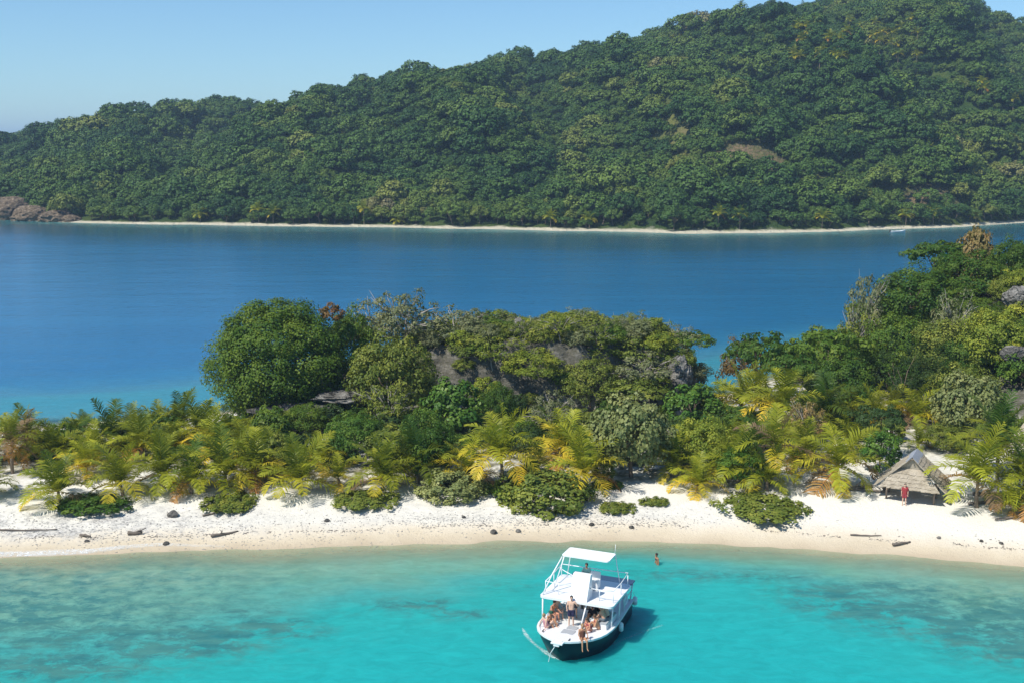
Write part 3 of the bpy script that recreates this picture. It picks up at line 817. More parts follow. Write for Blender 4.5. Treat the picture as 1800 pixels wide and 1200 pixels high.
# ------------------------------------------------------------------ broad-leaved trees and shrubs of the cay
KIND = {}
def kind(name, variants, *a, **k):
    KIND[name] = []
    for i in range(variants):
        KIND[name].append((tree_proto(*a, seed=len(KIND) * 7 + i, **k), a[0], a[1]))
kind('dense', 2, (3.4, 3.4, 2.6), 5.0, 110, 90, .8, .22, r0=.17, zmin=-.45)
kind('airy', 3, (2.8, 2.8, 2.2), 4.6, 52, 46, .62, .24, r0=.12, bark='pale_bark', twigs=46, zmin=-.35, spread=(.45, 1.1), lump=.6)
kind('scrub', 4, (1.5, 1.5, 1.15), 2.0, 34, 80, .48, .17, r0=.07, zmin=-.35, lump=.5)
kind('umbrella', 2, (3.0, 3.0, 1.2), 4.2, 46, 60, .62, .25, r0=.14, zmin=-.1, flat=.4, lump=.5, spread=(.5, 1.05))
kind('grape', 2, (2.6, 2.6, 2.3), 4.4, 90, 80, .6, .21, r0=.14, mat='leaf_glossy', aspect=.9, zmin=-.55)
kind('bigleaf', 2, (2.0, 2.0, 1.9), 3.6, 60, 60, .55, .28, r0=.1, mat='leaf_glossy', aspect=.6, zmin=-.5)
kind('low', 3, (2.2, 1.5, .75), 1.15, 80, 60, .36, .16, r0=.05, mat='leaf_glossy', aspect=.8, zmin=-.1, spread=(.5, 1.05), lump=.5)
kind('fine', 2, (2.2, 2.2, 3.0), 5.6, 60, 70, .62, .17, r0=.12, zmin=-.6, aspect=.3, spread=(.4, 1.05))
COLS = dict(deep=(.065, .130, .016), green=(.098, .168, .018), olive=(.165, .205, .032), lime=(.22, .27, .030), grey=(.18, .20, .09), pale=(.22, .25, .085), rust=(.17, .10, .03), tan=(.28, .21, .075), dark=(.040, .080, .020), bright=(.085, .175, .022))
def broad(knd, l, r, top, label, col='green', base=None, Y=None, name='broadleaf_tree', cat='tree', group=None, gz=None, jit=.06):
    cx = (l + r) / 2
    p = G(cx, base) if base is not None else A(cx, Y, top)
    depth = p[1] * CP + (HCAM - p[2]) * SP
    W = (r - l) / FPX * depth
    e = AZ(cx, top)[1]
    H = max(HCAM + p[1] * e - p[2], .5)
    (tm, cm), rad, h0 = KIND[knd][int(rng.integers(len(KIND[knd])))]
    s = W / 2 / (rad[0] * 1.02)
    sy = s
    if knd == 'low':
        bot = base; p = G(cx, (top * .35 + bot * .65)); H = min(.95, .45 + W * .06); sy = max(.5, ((bot - top) - H * 20) / 6.2 / 2 / rad[1]); p[2] -= .05
    sz = H / (h0 * 1.04)
    if knd not in ('low', 'umbrella'):
        sz2 = max(sz, .72 * s); p[2] -= (sz2 - sz) * h0 * 1.04; sz = sz2
    o = thing(name, label, cat, (p[0], p[1], p[2] - .05), (0, 0, float(rng.uniform(0, 6.28)) if knd != 'low' else float(rng.choice([0, math.pi]))), group, (s, sy, sz))
    c = np.array(COLS[col]) * float(rng.uniform(1 - jit, 1 + jit))
    link('trunk', tm, o); link('crown', cm, o, color=c)
    return o
# the big round tree at the left end of the outcrop: its own crown
V, F, t, Cc = crown_geo((6.5, 5.6, 5.9), 430, 150, 1.25, .25, zmin=-.85, spread=(.62, 1.0), lump=.35, seed=4)
p = A(487, 112, 600)
rt = thing('round_tree', 'big dense round tree at the left end of the rocky outcrop', 'tree', tuple(p))
e = AZ(487, 522)[1]; Ht = HCAM + 112 * e - p[2]
o = link('crown', mesh('crown', V + np.array([0, 0, Ht - 6.3]), F, M['leaf'], {'tint': t}), rt, color=COLS['green'])
mb = MB()
for k in range(3):
    wood_geo(mb, (-1.2 + k * 1.3, -.3 * k, 0), [Cc[i] * .75 + np.array([0, 0, Ht - 6.3]) for i in rng.choice(420, 6, replace=False)], .2)
mb.build('trunk', M['pale_bark'], rt, True)

BIG = [
 ('dense', 565, 660, 545, 'green tree with orange leaf patch right of the big round tree', 'green', 114),
 ('airy', 590, 720, 535, 'grey-green tree rising behind the outcrop left of the tallest twig', 'grey', 118),
 ('airy', 650, 760, 510, 'tallest grey-green tree on the outcrop with bare twigs on top', 'grey', 116),
 ('airy', 740, 860, 542, 'grey leafless-topped tree left of the bare rock on the outcrop', 'grey', 117),
 ('dense', 610, 760, 590, 'olive tree leaning over the dark hollow of the outcrop', 'olive', 109.5),
 ('dense', 790, 900, 575, 'olive tree over the dark cave of the outcrop', 'olive', 115),
 ('dense', 940, 1110, 548, 'round olive shrub tree crowning the outcrop right of the bare rock', 'olive', 119),
 ('dense', 1040, 1180, 575, 'olive tree on the right top of the outcrop', 'olive', 117),
 ('airy', 900, 1010, 562, 'thin olive tree just right of the bare rock on the outcrop', 'olive', 120),
 ('umbrella', 1165, 1258, 582, 'flat topped tree leaning out over the gap at the outcrop end', 'green', 116),
 ('dense', 880, 990, 610, 'lime tree on the face of the outcrop above the centre palm', 'lime', 112.5),
 ('dense', 985, 1090, 625, 'olive tree on the middle face of the outcrop', 'olive', 112),
 ('airy', 1080, 1190, 620, 'grey shrub tree on the right face of the outcrop', 'grey', 112.5),
 ('umbrella', 1060, 1180, 665, 'spreading olive tree low on the right face of the outcrop', 'olive', 110),
 ('umbrella', 1272, 1400, 585, 'flat dark green tree right of the gap to the water', 'deep', 118),
 ('umbrella', 1385, 1530, 572, 'flat layered green tree left of the wooded knoll', 'green', 117),
 ('airy', 1262, 1345, 600, 'rusty leaved bush at the back of the gap', 'rust', 123),
 ('airy', 1490, 1560, 478, 'bare twiggy tree at the left shoulder of the wooded knoll', 'grey', 127),
 ('airy', 1470, 1545, 540, 'thin rust-tinted tree under the bare twiggy one', 'olive', 124),
 ('dense', 1545, 1690, 470, 'large dark green tree on the left flank of the knoll', 'deep', 127),
 ('umbrella', 1592, 1720, 420, 'flat crowned dark tree on top of the knoll', 'deep', 134),
 ('dense', 1640, 1770, 440, 'broad dark green tree below the knoll top', 'deep', 129),
 ('bigleaf', 1690, 1748, 396, 'tan dry leaved tree topping the knoll', 'tan', 131),
 ('dense', 1740, 1830, 420, 'dark tree at the top right edge of the knoll', 'deep', 130),
 ('dense', 1765, 1850, 470, 'lime tree above the pale rock at the right edge', 'lime', 122),
 ('airy', 1640, 1720, 520, 'leafless pale branched tree before the dark knoll tree', 'grey', 118),
 ('dense', 1520, 1640, 555, 'green tree on the lower left flank of the knoll', 'green', 119),
 ('dense', 1600, 1720, 560, 'olive tree in the middle of the knoll face', 'olive', 116),
 ('dense', 1690, 1810, 545, 'bright green tree below the pale rock at right', 'lime', 113),
 ('fine', 1545, 1640, 590, 'feathery blue-green tree at the foot of the knoll', 'dark', 111),
 ('fine', 1600, 1690, 610, 'second feathery tree beside the blue-green one at the knoll foot', 'dark', 110),
 ('dense', 1430, 1540, 625, 'dark green tree behind the back row palms', 'deep', 112),
 ('umbrella', 1330, 1450, 612, 'dark layered tree behind the arching golden palm', 'deep', 114),
 ('dense', 1640, 1760, 640, 'olive bush tree on the knoll slope left of the grey rock', 'olive', 107),
]
for k, l, r, tp, lab, c, Y in BIG:
    o = broad(k, l, r, tp, lab, c, Y=Y)
    if 'orange leaf patch' in lab:
        V, F, t, _ = crown_geo((1.1, 1.0, .9), 12, 60, .4, .26, zmin=-.5)
        q = np.array(P(582, 552, 10.6)); q = q * (113.0 / q[1]); q[2] = HCAM + 111.0 * AZ(582, 552)[1]; q[0] = AZ(582, 552)[0] * 111.0; q[1] = 111.0
        oc = link('orange_leaves', mesh('orange_leaves', V, F, M['leaf'], {'tint': t}), o, color=COLS['rust'])
        mw = Matrix.LocRotScale(o.location, o.rotation_euler, o.scale)
        oc.matrix_local = mw.inverted() @ Matrix.Translation(Vector(q))
NEAR = [
 ('grape', 1040, 1178, 690, 838, 'big round sea grape tree with pale leaves behind the beach', 'pale', 'sea_grape_tree', 'tree'),
 ('bigleaf', 745, 850, 664, 776, 'bright green big-leaved tree at the foot of the outcrop', 'bright', 'broadleaf_tree', 'tree'),
 ('bigleaf', 1170, 1262, 672, 752, 'bright green bushy tree beside the gap at the outcrop end', 'bright', 'broadleaf_tree', 'tree'),
 ('grape', 1640, 1748, 650, 782, 'pale leaved sea grape tree behind the hut', 'pale', 'sea_grape_tree', 'tree'),
 ('umbrella', 1492, 1592, 708, 806, 'dark green spreading bush left of the hut roof', 'dark', 'broadleaf_tree', 'tree'),
 ('bigleaf', 1512, 1580, 752, 830, 'bright green shrub touching the left side of the hut', 'bright', 'shrub', 'shrub'),
 ('dense', 1180, 1290, 735, 822, 'yellow-green bush right of the big sea grape tree', 'lime', 'shrub', 'shrub'),
 ('dense', 500, 575, 708, 762, 'round green bush below the bare rock slope', 'green', 'shrub', 'shrub'),
 ('dense', 575, 680, 725, 808, 'green bush in the middle ground below the rock slope', 'bright', 'shrub', 'shrub'),
 ('grape', 640, 740, 745, 815, 'dull green bush behind the wide palm', 'olive', 'shrub', 'shrub'),
 ('dense', 700, 800, 720, 838, 'dark green bush behind the pale beach shrub', 'deep', 'shrub', 'shrub'),
 ('airy', 640, 730, 672, 760, 'olive shrub at the foot of the hollow', 'olive', 'shrub', 'shrub'),
 ('airy', 930, 1010, 690, 770, 'blue-green shrub behind the centre palms', 'grey', 'shrub', 'shrub'),
 ('dense', 1255, 1345, 782, 852, 'bright green shrub between the two palms behind the wide beach shrub', 'bright', 'shrub', 'shrub'),
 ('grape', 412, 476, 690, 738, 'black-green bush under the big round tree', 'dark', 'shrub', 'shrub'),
 ('dense', 845, 905, 672, 748, 'dark green shrub by the cave mouth', 'deep', 'shrub', 'shrub'),
 ('airy', 1380, 1450, 700, 800, 'dry brownish shrub among the back palms', 'tan', 'shrub', 'shrub'),
 ('dense', 1620, 1700, 745, 790, 'small olive bush on the sand behind the hut', 'olive', 'shrub', 'shrub'),
 ('grape', 455, 520, 760, 835, 'olive bush between the left palms and the lone palm', 'olive', 'shrub', 'shrub'),
 ('low', 82, 236, 864, 908, 'dark green creeping shrub leftmost on the beach', 'deep', 'beach_shrub', 'shrub'),
 ('low', 355, 458, 860, 904, 'olive creeping shrub second from the left on the beach', 'olive', 'beach_shrub', 'shrub'),
 ('low', 578, 702, 854, 898, 'olive creeping shrub in front of the wide green palm', 'olive', 'beach_shrub', 'shrub'),
 ('grape', 735, 852, 822, 872, 'pale leaved shrub left of the large centre shrub', 'pale', 'beach_shrub', 'shrub'),
 ('grape', 872, 1040, 816, 878, 'largest beach shrub, olive and rounded, at the centre', 'olive', 'beach_shrub', 'shrub'),
 ('low', 840, 920, 838, 874, 'low green shrub merging into the left of the largest beach shrub', 'green', 'beach_shrub', 'shrub'),
 ('low', 1048, 1118, 878, 906, 'small flat olive shrub right of the largest beach shrub', 'olive', 'beach_shrub', 'shrub'),
 ('low', 1122, 1180, 874, 894, 'tiny sparse shrub alone on the white sand', 'olive', 'beach_shrub', 'shrub'),
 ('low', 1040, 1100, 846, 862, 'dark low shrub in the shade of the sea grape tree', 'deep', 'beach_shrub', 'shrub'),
 ('low', 1262, 1422, 860, 920, 'wide olive creeping shrub on the white sand left of the hut', 'olive', 'beach_shrub', 'shrub'),
 ('dense', 1040, 1080, 800, 850, 'olive sapling bush at the left foot of the sea grape tree', 'olive', 'shrub', 'shrub'),
]
for k, l, r, tp, bs, lab, c, nm, ct in NEAR: broad(k, l, r, tp, lab, c, base=bs, name=nm, cat=ct)
# undergrowth
UNDER = True
# scrub that clothes the mounds: many look-alike bushes
def scatter(x0, x1, y0, y1, n, minm, label, group, cols, smin, smax, kinds_, spacing, keep=None, name='scrub_bush'):
    got = []
    for _ in range(n * 12):
        if len(got) >= n: break
        x, y = rng.uniform(x0, x1), rng.uniform(y0, y1)
        z, d, m = cay_all(np.array([x]), np.array([y]))
        if m[0] < minm or (keep and not keep(x, y, z[0])): continue
        if any((x - a) ** 2 + (y - b) ** 2 < spacing ** 2 for a, b in got): continue
        got.append((x, y))
        k = kinds_[int(rng.integers(len(kinds_)))]
        (tm, cm), rad, h0 = KIND[k][int(rng.integers(len(KIND[k])))]
        s = float(rng.uniform(smin, smax)) * 1.5 / rad[0]
        o = thing(name, label, 'shrub', (x, y, z[0] - .1), (0, 0, float(rng.uniform(0, 6.28))), group, (s, s, s * float(rng.uniform(.75, 1.15))))
        c = np.array(COLS[cols[int(rng.integers(len(cols)))]]) * float(rng.uniform(.85, 1.15))
        link('trunk', tm, o); link('crown', cm, o, color=c)
scatter(-10, 20, 109, 126, 105, 1.2, 'low scrub bush growing on the rocky outcrop', 'scrub on the rocky outcrop', ['olive', 'grey', 'olive', 'green', 'grey', 'lime'], .7, 1.25, ['scrub', 'scrub', 'airy'], 1.35,
        keep=lambda x, y, z: not (-7.2 < x < -4 and y < 112.5) and not (-.6 < x < 1.8 and y > 117))
scatter(-26, -9, 109, 126, 18, 1.0, 'low bush on the sloping left end of the outcrop', 'bushes on the left rock slope', ['olive', 'green', 'grey'], .5, .9, ['scrub'], 2.0, keep=lambda x, y, z: y > 113.5)
scatter(30, 74, 100, 142, 130, 1.0, 'green bush among the trees of the wooded knoll', 'bushes on the wooded knoll', ['olive', 'green', 'deep', 'lime', 'green'], .9, 1.9, ['scrub', 'scrub', 'dense', 'umbrella'], 2.0,
        keep=lambda x, y, z: not (54 < x < 62 and 104 < y < 110), name='hillside_bush')

scatter(-44, 50, 94, 112, 120, -1, 'leafy green bush in the undergrowth behind the beach palms', 'undergrowth behind the beach palms', ['deep', 'green', 'olive', 'green', 'dark'], .55, 1.15, ['scrub', 'scrub', 'bigleaf', 'grape'], 1.9,
        keep=lambda x, y, z: 1.2 < z < 3.2 and not (27 < x < 46 and y < 101) and vn(x * .18, y * .18, 0, 91) > .33 and not (x < -30 and y < 95), name='undergrowth_bush')
# ------------------------------------------------------------------ loose rocks of the outcrop
def rock(name, label, loc, rad, mat='rock', seed=0, cat='rock', group=None, yaw=0.0, sub=3, jag=.9):
    bm = bmesh.new(); bmesh.ops.create_icosphere(bm, subdivisions=sub + 1, radius=1.0)
    V = np.array([v.co[:] for v in bm.verts])
    n = fbm(V[:, 0] * 1.3 + seed * 7.7, V[:, 1] * 1.3, V[:, 2] * 1.3, 4, seed)
    n2 = fbm(V[:, 0] * 4 + seed, V[:, 1] * 4, V[:, 2] * 5, 3, seed + 3); n = .72 * n + .28 * (1 - np.abs(n2 * 2 - 1))
    k = V[:, 2] * 4 + n2 * 1.6; ledge = (k - np.floor(k)) * .05
    V = V * (1 - jag / 2 + jag * n * 1.4)[:, None] + np.stack([V[:, 0] * ledge, V[:, 1] * ledge, 0 * ledge], -1)
    V = V * np.array(rad)
    for v, c in zip(bm.verts, V): v.co = c
    me = bpy.data.meshes.new(name); bm.to_mesh(me); bm.free()
    me.materials.append(M[mat])
    return tag(link(name, me, None, tuple(loc), (0, 0, yaw)), label, cat, group)
def rz(px, py, Y): a, e = AZ(px, py); return np.array([a * Y, Y, HCAM + Y * e])
rock('rock_slab', 'dark jagged rock tooth on top of the outcrop', rz(910, 592, 119), (1.5, 1.1, 1.3), seed=3)
rock('rock_slab', 'grey overhanging rock at the right end of the outcrop', rz(1195, 660, 112.5), (.9, 1.0, 1.7), seed=5)
rock('rock_slab', 'tilted grey slab on the left rock slope', rz(640, 694, 109.5), (3.4, 1.4, .45), seed=14, yaw=.3)
rock('rock_slab', 'low grey slab at the foot of the left rock slope', rz(530, 718, 108.3), (3.4, 1.4, .4), seed=15, yaw=.2)
rock('rock_slab', 'pale rock outcrop high on the knoll at the right edge', rz(1790, 524, 120), (1.3, 1.0, .9), seed=20)
rock('rock_slab', 'pale grey rock in the knoll face at the right edge', rz(1782, 622, 109), (1.0, .7, .7), seed=21)
for i, (px, py, Y, r) in enumerate([(15, 372, 432, (6.5, 5, 5.5)), (58, 376, 430, (6, 5, 3.6)), (98, 380, 428, (5, 4, 2.6)), (-40, 368, 436, (9, 6, 7)), (124, 384, 430, (3.4, 3, 1.6))]):
    lab = ['tall brown rock bluff at the far shore by the left edge', 'middle rock of the brown bluff on the far shore', 'low dark rock right of the brown bluff on the far shore', 'brown bluff cut by the left edge of the far shore', 'small dark rock where the far beach begins'][i]
    q = P(px, 392); a = AZ(px, py)[0]
    Y0 = float(shoreD(np.array([a]))[0]) + 5
    rock('shore_rock', lab, (a * Y0, Y0, r[2] * .35), r, 'far_rock', 30 + i, group='rocks on the far left shore')

# ------------------------------------------------------------------ beach debris
def log_obj(px, py, length, rad, ang, label, bend=.15, branch=0):
    p = G(px, py)
    mb = MB(); t = np.linspace(-.5, .5, 7)
    pts = np.stack([t * length, bend * length * (t * t - .1), .02 + 0 * t + np.abs(rng.normal(0, .03, 7))], -1)
    mb.tube(pts, rad * (1.05 - .5 * (t + .5)) * rng.uniform(.85, 1.15, 7), 7)
    for k in range(branch):
        b = pts[int(rng.integers(1, 6))]
        mb.tube([b, b + np.array([rng.normal(0, .2), rng.normal(0, .2), .3]) * length * .35, b + np.array([rng.normal(0, .3), rng.normal(0, .3), .45]) * length * .5], [rad * .5, rad * .35, rad * .12], 5)
    o = mb.build('driftwood_log', M['driftwood'], None, True, loc=(p[0], p[1], p[2] + rad * .6), rot=(0, 0, ang))
    return tag(o, label, 'driftwood')
log_obj(395, 941, 2.0, .12, .5, 'slanting driftwood log on the left beach near the water', branch=1)
log_obj(238, 941, 1.0, .16, .2, 'stump-like driftwood clump on the left beach', branch=4)
log_obj(1585, 958, 1.5, .13, .35, 'dark driftwood log at the wet sand below the hut')
log_obj(1522, 943, 2.2, .06, -.1, 'thin grey stick on the sand below the hut')
log_obj(40, 934, 5.0, .07, 0, 'long thin dark branch along the sand at the left edge')
log_obj(1508, 860, 2.6, .2, .25, 'dark log pile end left of the hut', branch=3)
log_obj(1530, 866, 2.8, .13, -.3, 'grey log lying beside the hut posts')
log_obj(1745, 872, 3.2, .16, .1, 'grey log behind the leaning palm right of the hut')
log_obj(1735, 884, 3.4, .13, .35, 'grey log in front of the leaning palm right of the hut')
log_obj(1780, 912, 3.0, .08, .3, 'thin branch on the sand at the right edge')
log_obj(466, 852, 1.6, .2, .1, 'dark log in the shade left of the lone palm')
log_obj(372, 905, 1.4, .08, .7, 'short dark branch by the second shrub')
log_obj(150, 945, .9, .1, -.3, 'short dark log at the left above the rubble')
log_obj(1560, 858, 1.6, .1, .9, 'short log leaning by the left hut post')
for i, (px, py, r, lab) in enumerate([(304, 907, .42, 'dark pointed coral rock on the left sand'), (292, 957, .22, 'black stone at the left waterline'), (153, 953, .16, 'small black stone near the left waterline'), (868, 938, .26, 'dark seaweed-covered stone left of the boat canopy'), (911, 936, .2, 'small dark stone left of the boat canopy'), (970, 909, .22, 'black stone below the largest shrub'), (947, 908, .15, 'little black stone below the largest shrub'), (1040, 924, .2, 'dark stone on the sand above the boat'), (1110, 929, .18, 'small stone on the wrack line above the boat'), (1650, 946, .16, 'little stone on the sand below the hut'), (1725, 953, .15, 'left of two little stones on the right sand'), (1760, 955, .15, 'right of two little stones on the right sand'), (575, 916, .2, 'small stone below the third shrub'), (815, 910, .16, 'small stone below the pale shrub')]):
    p = G(px, py)
    rock('beach_stone', lab, (p[0], p[1], p[2] + r * .25), (r * .85, r * .7, r * .55), 'rock', 50 + i, 'stone', None, float(rng.uniform(0, 6)), 2)
# wrack, twigs and coral rubble that nobody could count
def litter(name, label, pts, size, mat, flat=.5):
    mb_V, mb_F = [], []
    base = np.array([[1, 0, 0], [0, 1, 0], [-1, 0, 0], [0, -1, 0], [0, 0, 1], [0, 0, -.6]])
    fc = np.array([(0, 1, 4), (1, 2, 4), (2, 3, 4), (3, 0, 4), (1, 0, 5), (2, 1, 5), (3, 2, 5), (0, 3, 5)])
    n = len(pts)
    s = size * rng.uniform(.5, 1.5, (n, 1)) * np.stack([rng.uniform(.6, 1.8, n), rng.uniform(.5, 1.0, n), np.full(n, flat)], -1)
    an = rng.uniform(0, 6.28, n); ca, sa = np.cos(an), np.sin(an)
    B = base[None] * s[:, None]
    X = B[..., 0] * ca[:, None] - B[..., 1] * sa[:, None]; Yv = B[..., 0] * sa[:, None] + B[..., 1] * ca[:, None]
    V = np.stack([X, Yv, B[..., 2]], -1) + pts[:, None]
    F = fc[None] + 6 * np.arange(n)[:, None, None]
    return tag(link(name, mesh(name, V.reshape(-1, 3), F.reshape(-1, 3), M[mat])), label, 'debris', None, 'stuff')
M['coral'] = plain('coral_rubble', (.34, .32, .29), .95, .1, .5, 3)
def on_ground(x, y): return np.stack([x, y, cay_all(x, y)[0]], -1)
n = 2200
x = rng.normal(-33, 13, n); y = P(0, 925, .8)[1] + rng.normal(0, 1.9, n) + (x + 33) * -.02
x2 = rng.normal(1, 8, 1400); y2 = P(900, 905, .9)[1] + rng.normal(0, .9, 1400)
litter('coral_rubble', 'grey coral rubble strewn over the left half of the beach', on_ground(np.concatenate([x, x2]), np.concatenate([y, y2])), .06, 'coral', .5)
# wrack line follows the shore a few metres up
k = rng.integers(0, len(front_xy) - 1, 1500); f = rng.uniform(0, 1, (1500, 1))
q = front_xy[k] * (1 - f) + front_xy[k + 1] * f
up = 2.6 + rng.normal(0, .12, 1500) + (fbm(q[:, 0] * .12, 0, 0, 3, 77) - .5) * 1.5
up = np.where(rng.uniform(0, 1, 1500) < .3, up + rng.exponential(1.2, 1500), up)
sel = (fbm(q[:, 0] * .4, 3, 0, 3, 78) > .44) & (np.abs(q[:, 0]) < 50)
litter('wrack_line', 'thin dark line of seaweed wrack along the beach', on_ground(q[sel, 0], q[sel, 1] + up[sel]), .07, 'driftwood', .3)

# ------------------------------------------------------------------ surf and wake foam
def foam_mat():
    m = NT('foam'); v = m.pos((.6, 1, 1))
    f = m.math('MULTIPLY', m.attr('dens'), m.rng(m.noise(v, 3.5, 7, .85, 2.0), .42, .62), True)
    m.base((.82, .86, .86), .6, .2)
    tr = m.n('BsdfTransparent'); mx = m.n('MixShader'); m.l(f, mx.inputs[0]); m.l(tr.outputs[0], mx.inputs[1]); m.l(m.p.outputs[0], mx.inputs[2]); m.l(mx.outputs[0], m.out.inputs[0])
    return m.m
M['foam'] = foam_mat()
def ribbon(name, label, pts, wid, dens, z=.02, zf=None):
    pts = smooth_line(pts, 6); n = len(pts)
    T = np.gradient(pts, axis=0); T /= np.linalg.norm(T, axis=1)[:, None]; N = np.stack([-T[:, 1], T[:, 0]], -1)
    w = np.interp(np.linspace(0, 1, n), np.linspace(0, 1, len(wid)), wid)[:, None]
    de = np.interp(np.linspace(0, 1, n), np.linspace(0, 1, len(dens)), dens)
    V, D = [], []
    for k, (o, q) in enumerate([(-1, 0), (-.45, 1), (.45, 1), (1, 0)]):
        xy = pts + N * w * o
        zz = np.full(n, z) if zf is None else np.maximum(zf(xy[:, 0], xy[:, 1]), 0) + z
        V.append(np.column_stack([xy, zz])); D.append(de * q)
    V = np.stack(V, 1).reshape(-1, 3); D = np.stack(D, 1).ravel()
    i = np.arange(n - 1)[:, None] * 4 + np.arange(3)[None]
    F = np.stack([i, i + 1, i + 5, i + 4], -1).reshape(-1, 4)
    return tag(link(name, mesh(name, V, F, M['foam'], {'dens': D}, True)), label, 'foam', None, 'stuff')
surf = [P(x, y, .0)[:2] + np.array([0, .5]) for x, y in [(-120, 984), (-40, 981), (40, 979), (100, 977), (160, 974), (215, 968), (270, 965), (330, 965), (400, 966)]]
ribbon('surf_foam', 'thin white surf line washing the left end of the beach', surf, [.45, .5, .5, .35, .3, .15], [1, 1, 1, .9, .8, .5, .2], .03, lambda x, y: cay_all(x, y)[0])

# ------------------------------------------------------------------ people
SKIN = {}
def skin(i):
    if i not in SKIN:
        SKIN[i] = plain('skin_%d' % i, [(.58, .33, .21), (.48, .25, .14), (.36, .18, .10), (.62, .40, .29), (.52, .24, .15)][i], .5, .3, .08, 5)
    return SKIN[i]
HAIRM = {k: plain('hair_' + k, c, .5, .4, .3, 30) for k, c in dict(black=(.015, .012, .011), brown=(.07, .04, .022), fair=(.28, .19, .09)).items()}
CLOTH = {}
def cloth(c):
    if c not in CLOTH: CLOTH[c] = plain('cloth_%d' % len(CLOTH), c, .85, .15, .12, 12)
    return CLOTH[c]
PENDING = []
def caps(mb, a, b, ra, rb):
    a, b = np.array(a, float), np.array(b, float)
    mb.tube([a, (a + b) / 2, b], [ra, (ra + rb) / 2, rb], 12); mb.ball(a, ra, 12, 8); mb.ball(b, rb, 12, 8)
def pose(kind, lean=0.0, twist=0.0, arms='rest'):
    j = {}
    if kind == 'stand':
        pz = .93; j['hip'] = [(0, s * .09, pz - .04) for s in (1, -1)]
        j['knee'] = [(.03, .10, .49), (.01, -.11, .49)]; j['ank'] = [(-.02, .11, .085), (-.03, -.12, .085)]; j['toe'] = [(.15, .13, .03), (.14, -.15, .03)]
    elif kind == 'wade':
        pz = .93; j['hip'] = [(0, s * .09, pz - .04) for s in (1, -1)]
        j['knee'] = [(.10, .11, .50), (-.02, -.11, .49)]; j['ank'] = [(.02, .12, .085), (-.12, -.12, .085)]; j['toe'] = [(.18, .14, .03), (.05, -.14, .03)]
    elif kind == 'edge':
        pz = .12; j['hip'] = [(0, s * .10, pz - .01) for s in (1, -1)]
        j['knee'] = [(.43, .13, .10), (.42, -.14, .10)]; j['ank'] = [(.46, .14, -.33), (.50, -.16, -.32)]; j['toe'] = [(.60, .16, -.42), (.64, -.19, -.40)]
    else:                                  # sitting on the deck with knees up
        pz = .12; j['hip'] = [(0, s * .10, pz - .01) for s in (1, -1)]
        j['knee'] = [(.34, .17, .43), (.36, -.15, .40)]; j['ank'] = [(.56, .13, .075), (.60, -.13, .075)]; j['toe'] = [(.74, .15, .03), (.78, -.15, .03)]
    up = np.array([math.sin(lean), 0, math.cos(lean)]); lat = np.array([-math.sin(twist), math.cos(twist), 0]); fw = np.array([math.cos(lean), 0, -math.sin(lean)])
    pel = np.array([0, 0, pz]); j['pel'] = pel; j['waist'] = pel + up * .16; j['chest'] = pel + up * .36 + fw * .01; j['neck'] = pel + up * .53; j['head'] = pel + up * .70 + fw * .03
    j['sh'] = [j['chest'] + up * .12 + lat * s * .175 for s in (1, -1)]
    if arms == 'rest':
        if kind in ('stand', 'wade'): el = [q + np.array([-.03, s * .06, -.28]) for q, s in zip(j['sh'], (1, -1))]; wr = [e + np.array([.07, s * .0, -.25]) for e, s in zip(el, (1, -1))]
        else: el = [q + np.array([.10, s * .08, -.25]) for q, s in zip(j['sh'], (1, -1))]; wr = [e + np.array([.22, -s * .03, -.10]) for e, s in zip(el, (1, -1))]
    elif arms == 'back': el = [q + np.array([-.12, s * .06, -.24]) for q, s in zip(j['sh'], (1, -1))]; wr = [e + np.array([-.08, s * .03, -.23]) for e, s in zip(el, (1, -1))]
    elif arms == 'wheel': el = [q + np.array([.12, s * .07, -.24]) for q, s in zip(j['sh'], (1, -1))]; wr = [e + np.array([.22, -s * .05, .03]) for e, s in zip(el, (1, -1))]
    else: el = [j['sh'][0] + np.array([.05, .16, -.20]), j['sh'][1] + np.array([.10, -.07, -.24])]; wr = [el[0] + np.array([.16, -.04, .16]), el[1] + np.array([.22, .03, -.06])]
    j['el'], j['wr'] = el, wr; j['up'], j['fw'], j['lat'] = up, fw, lat
    return j
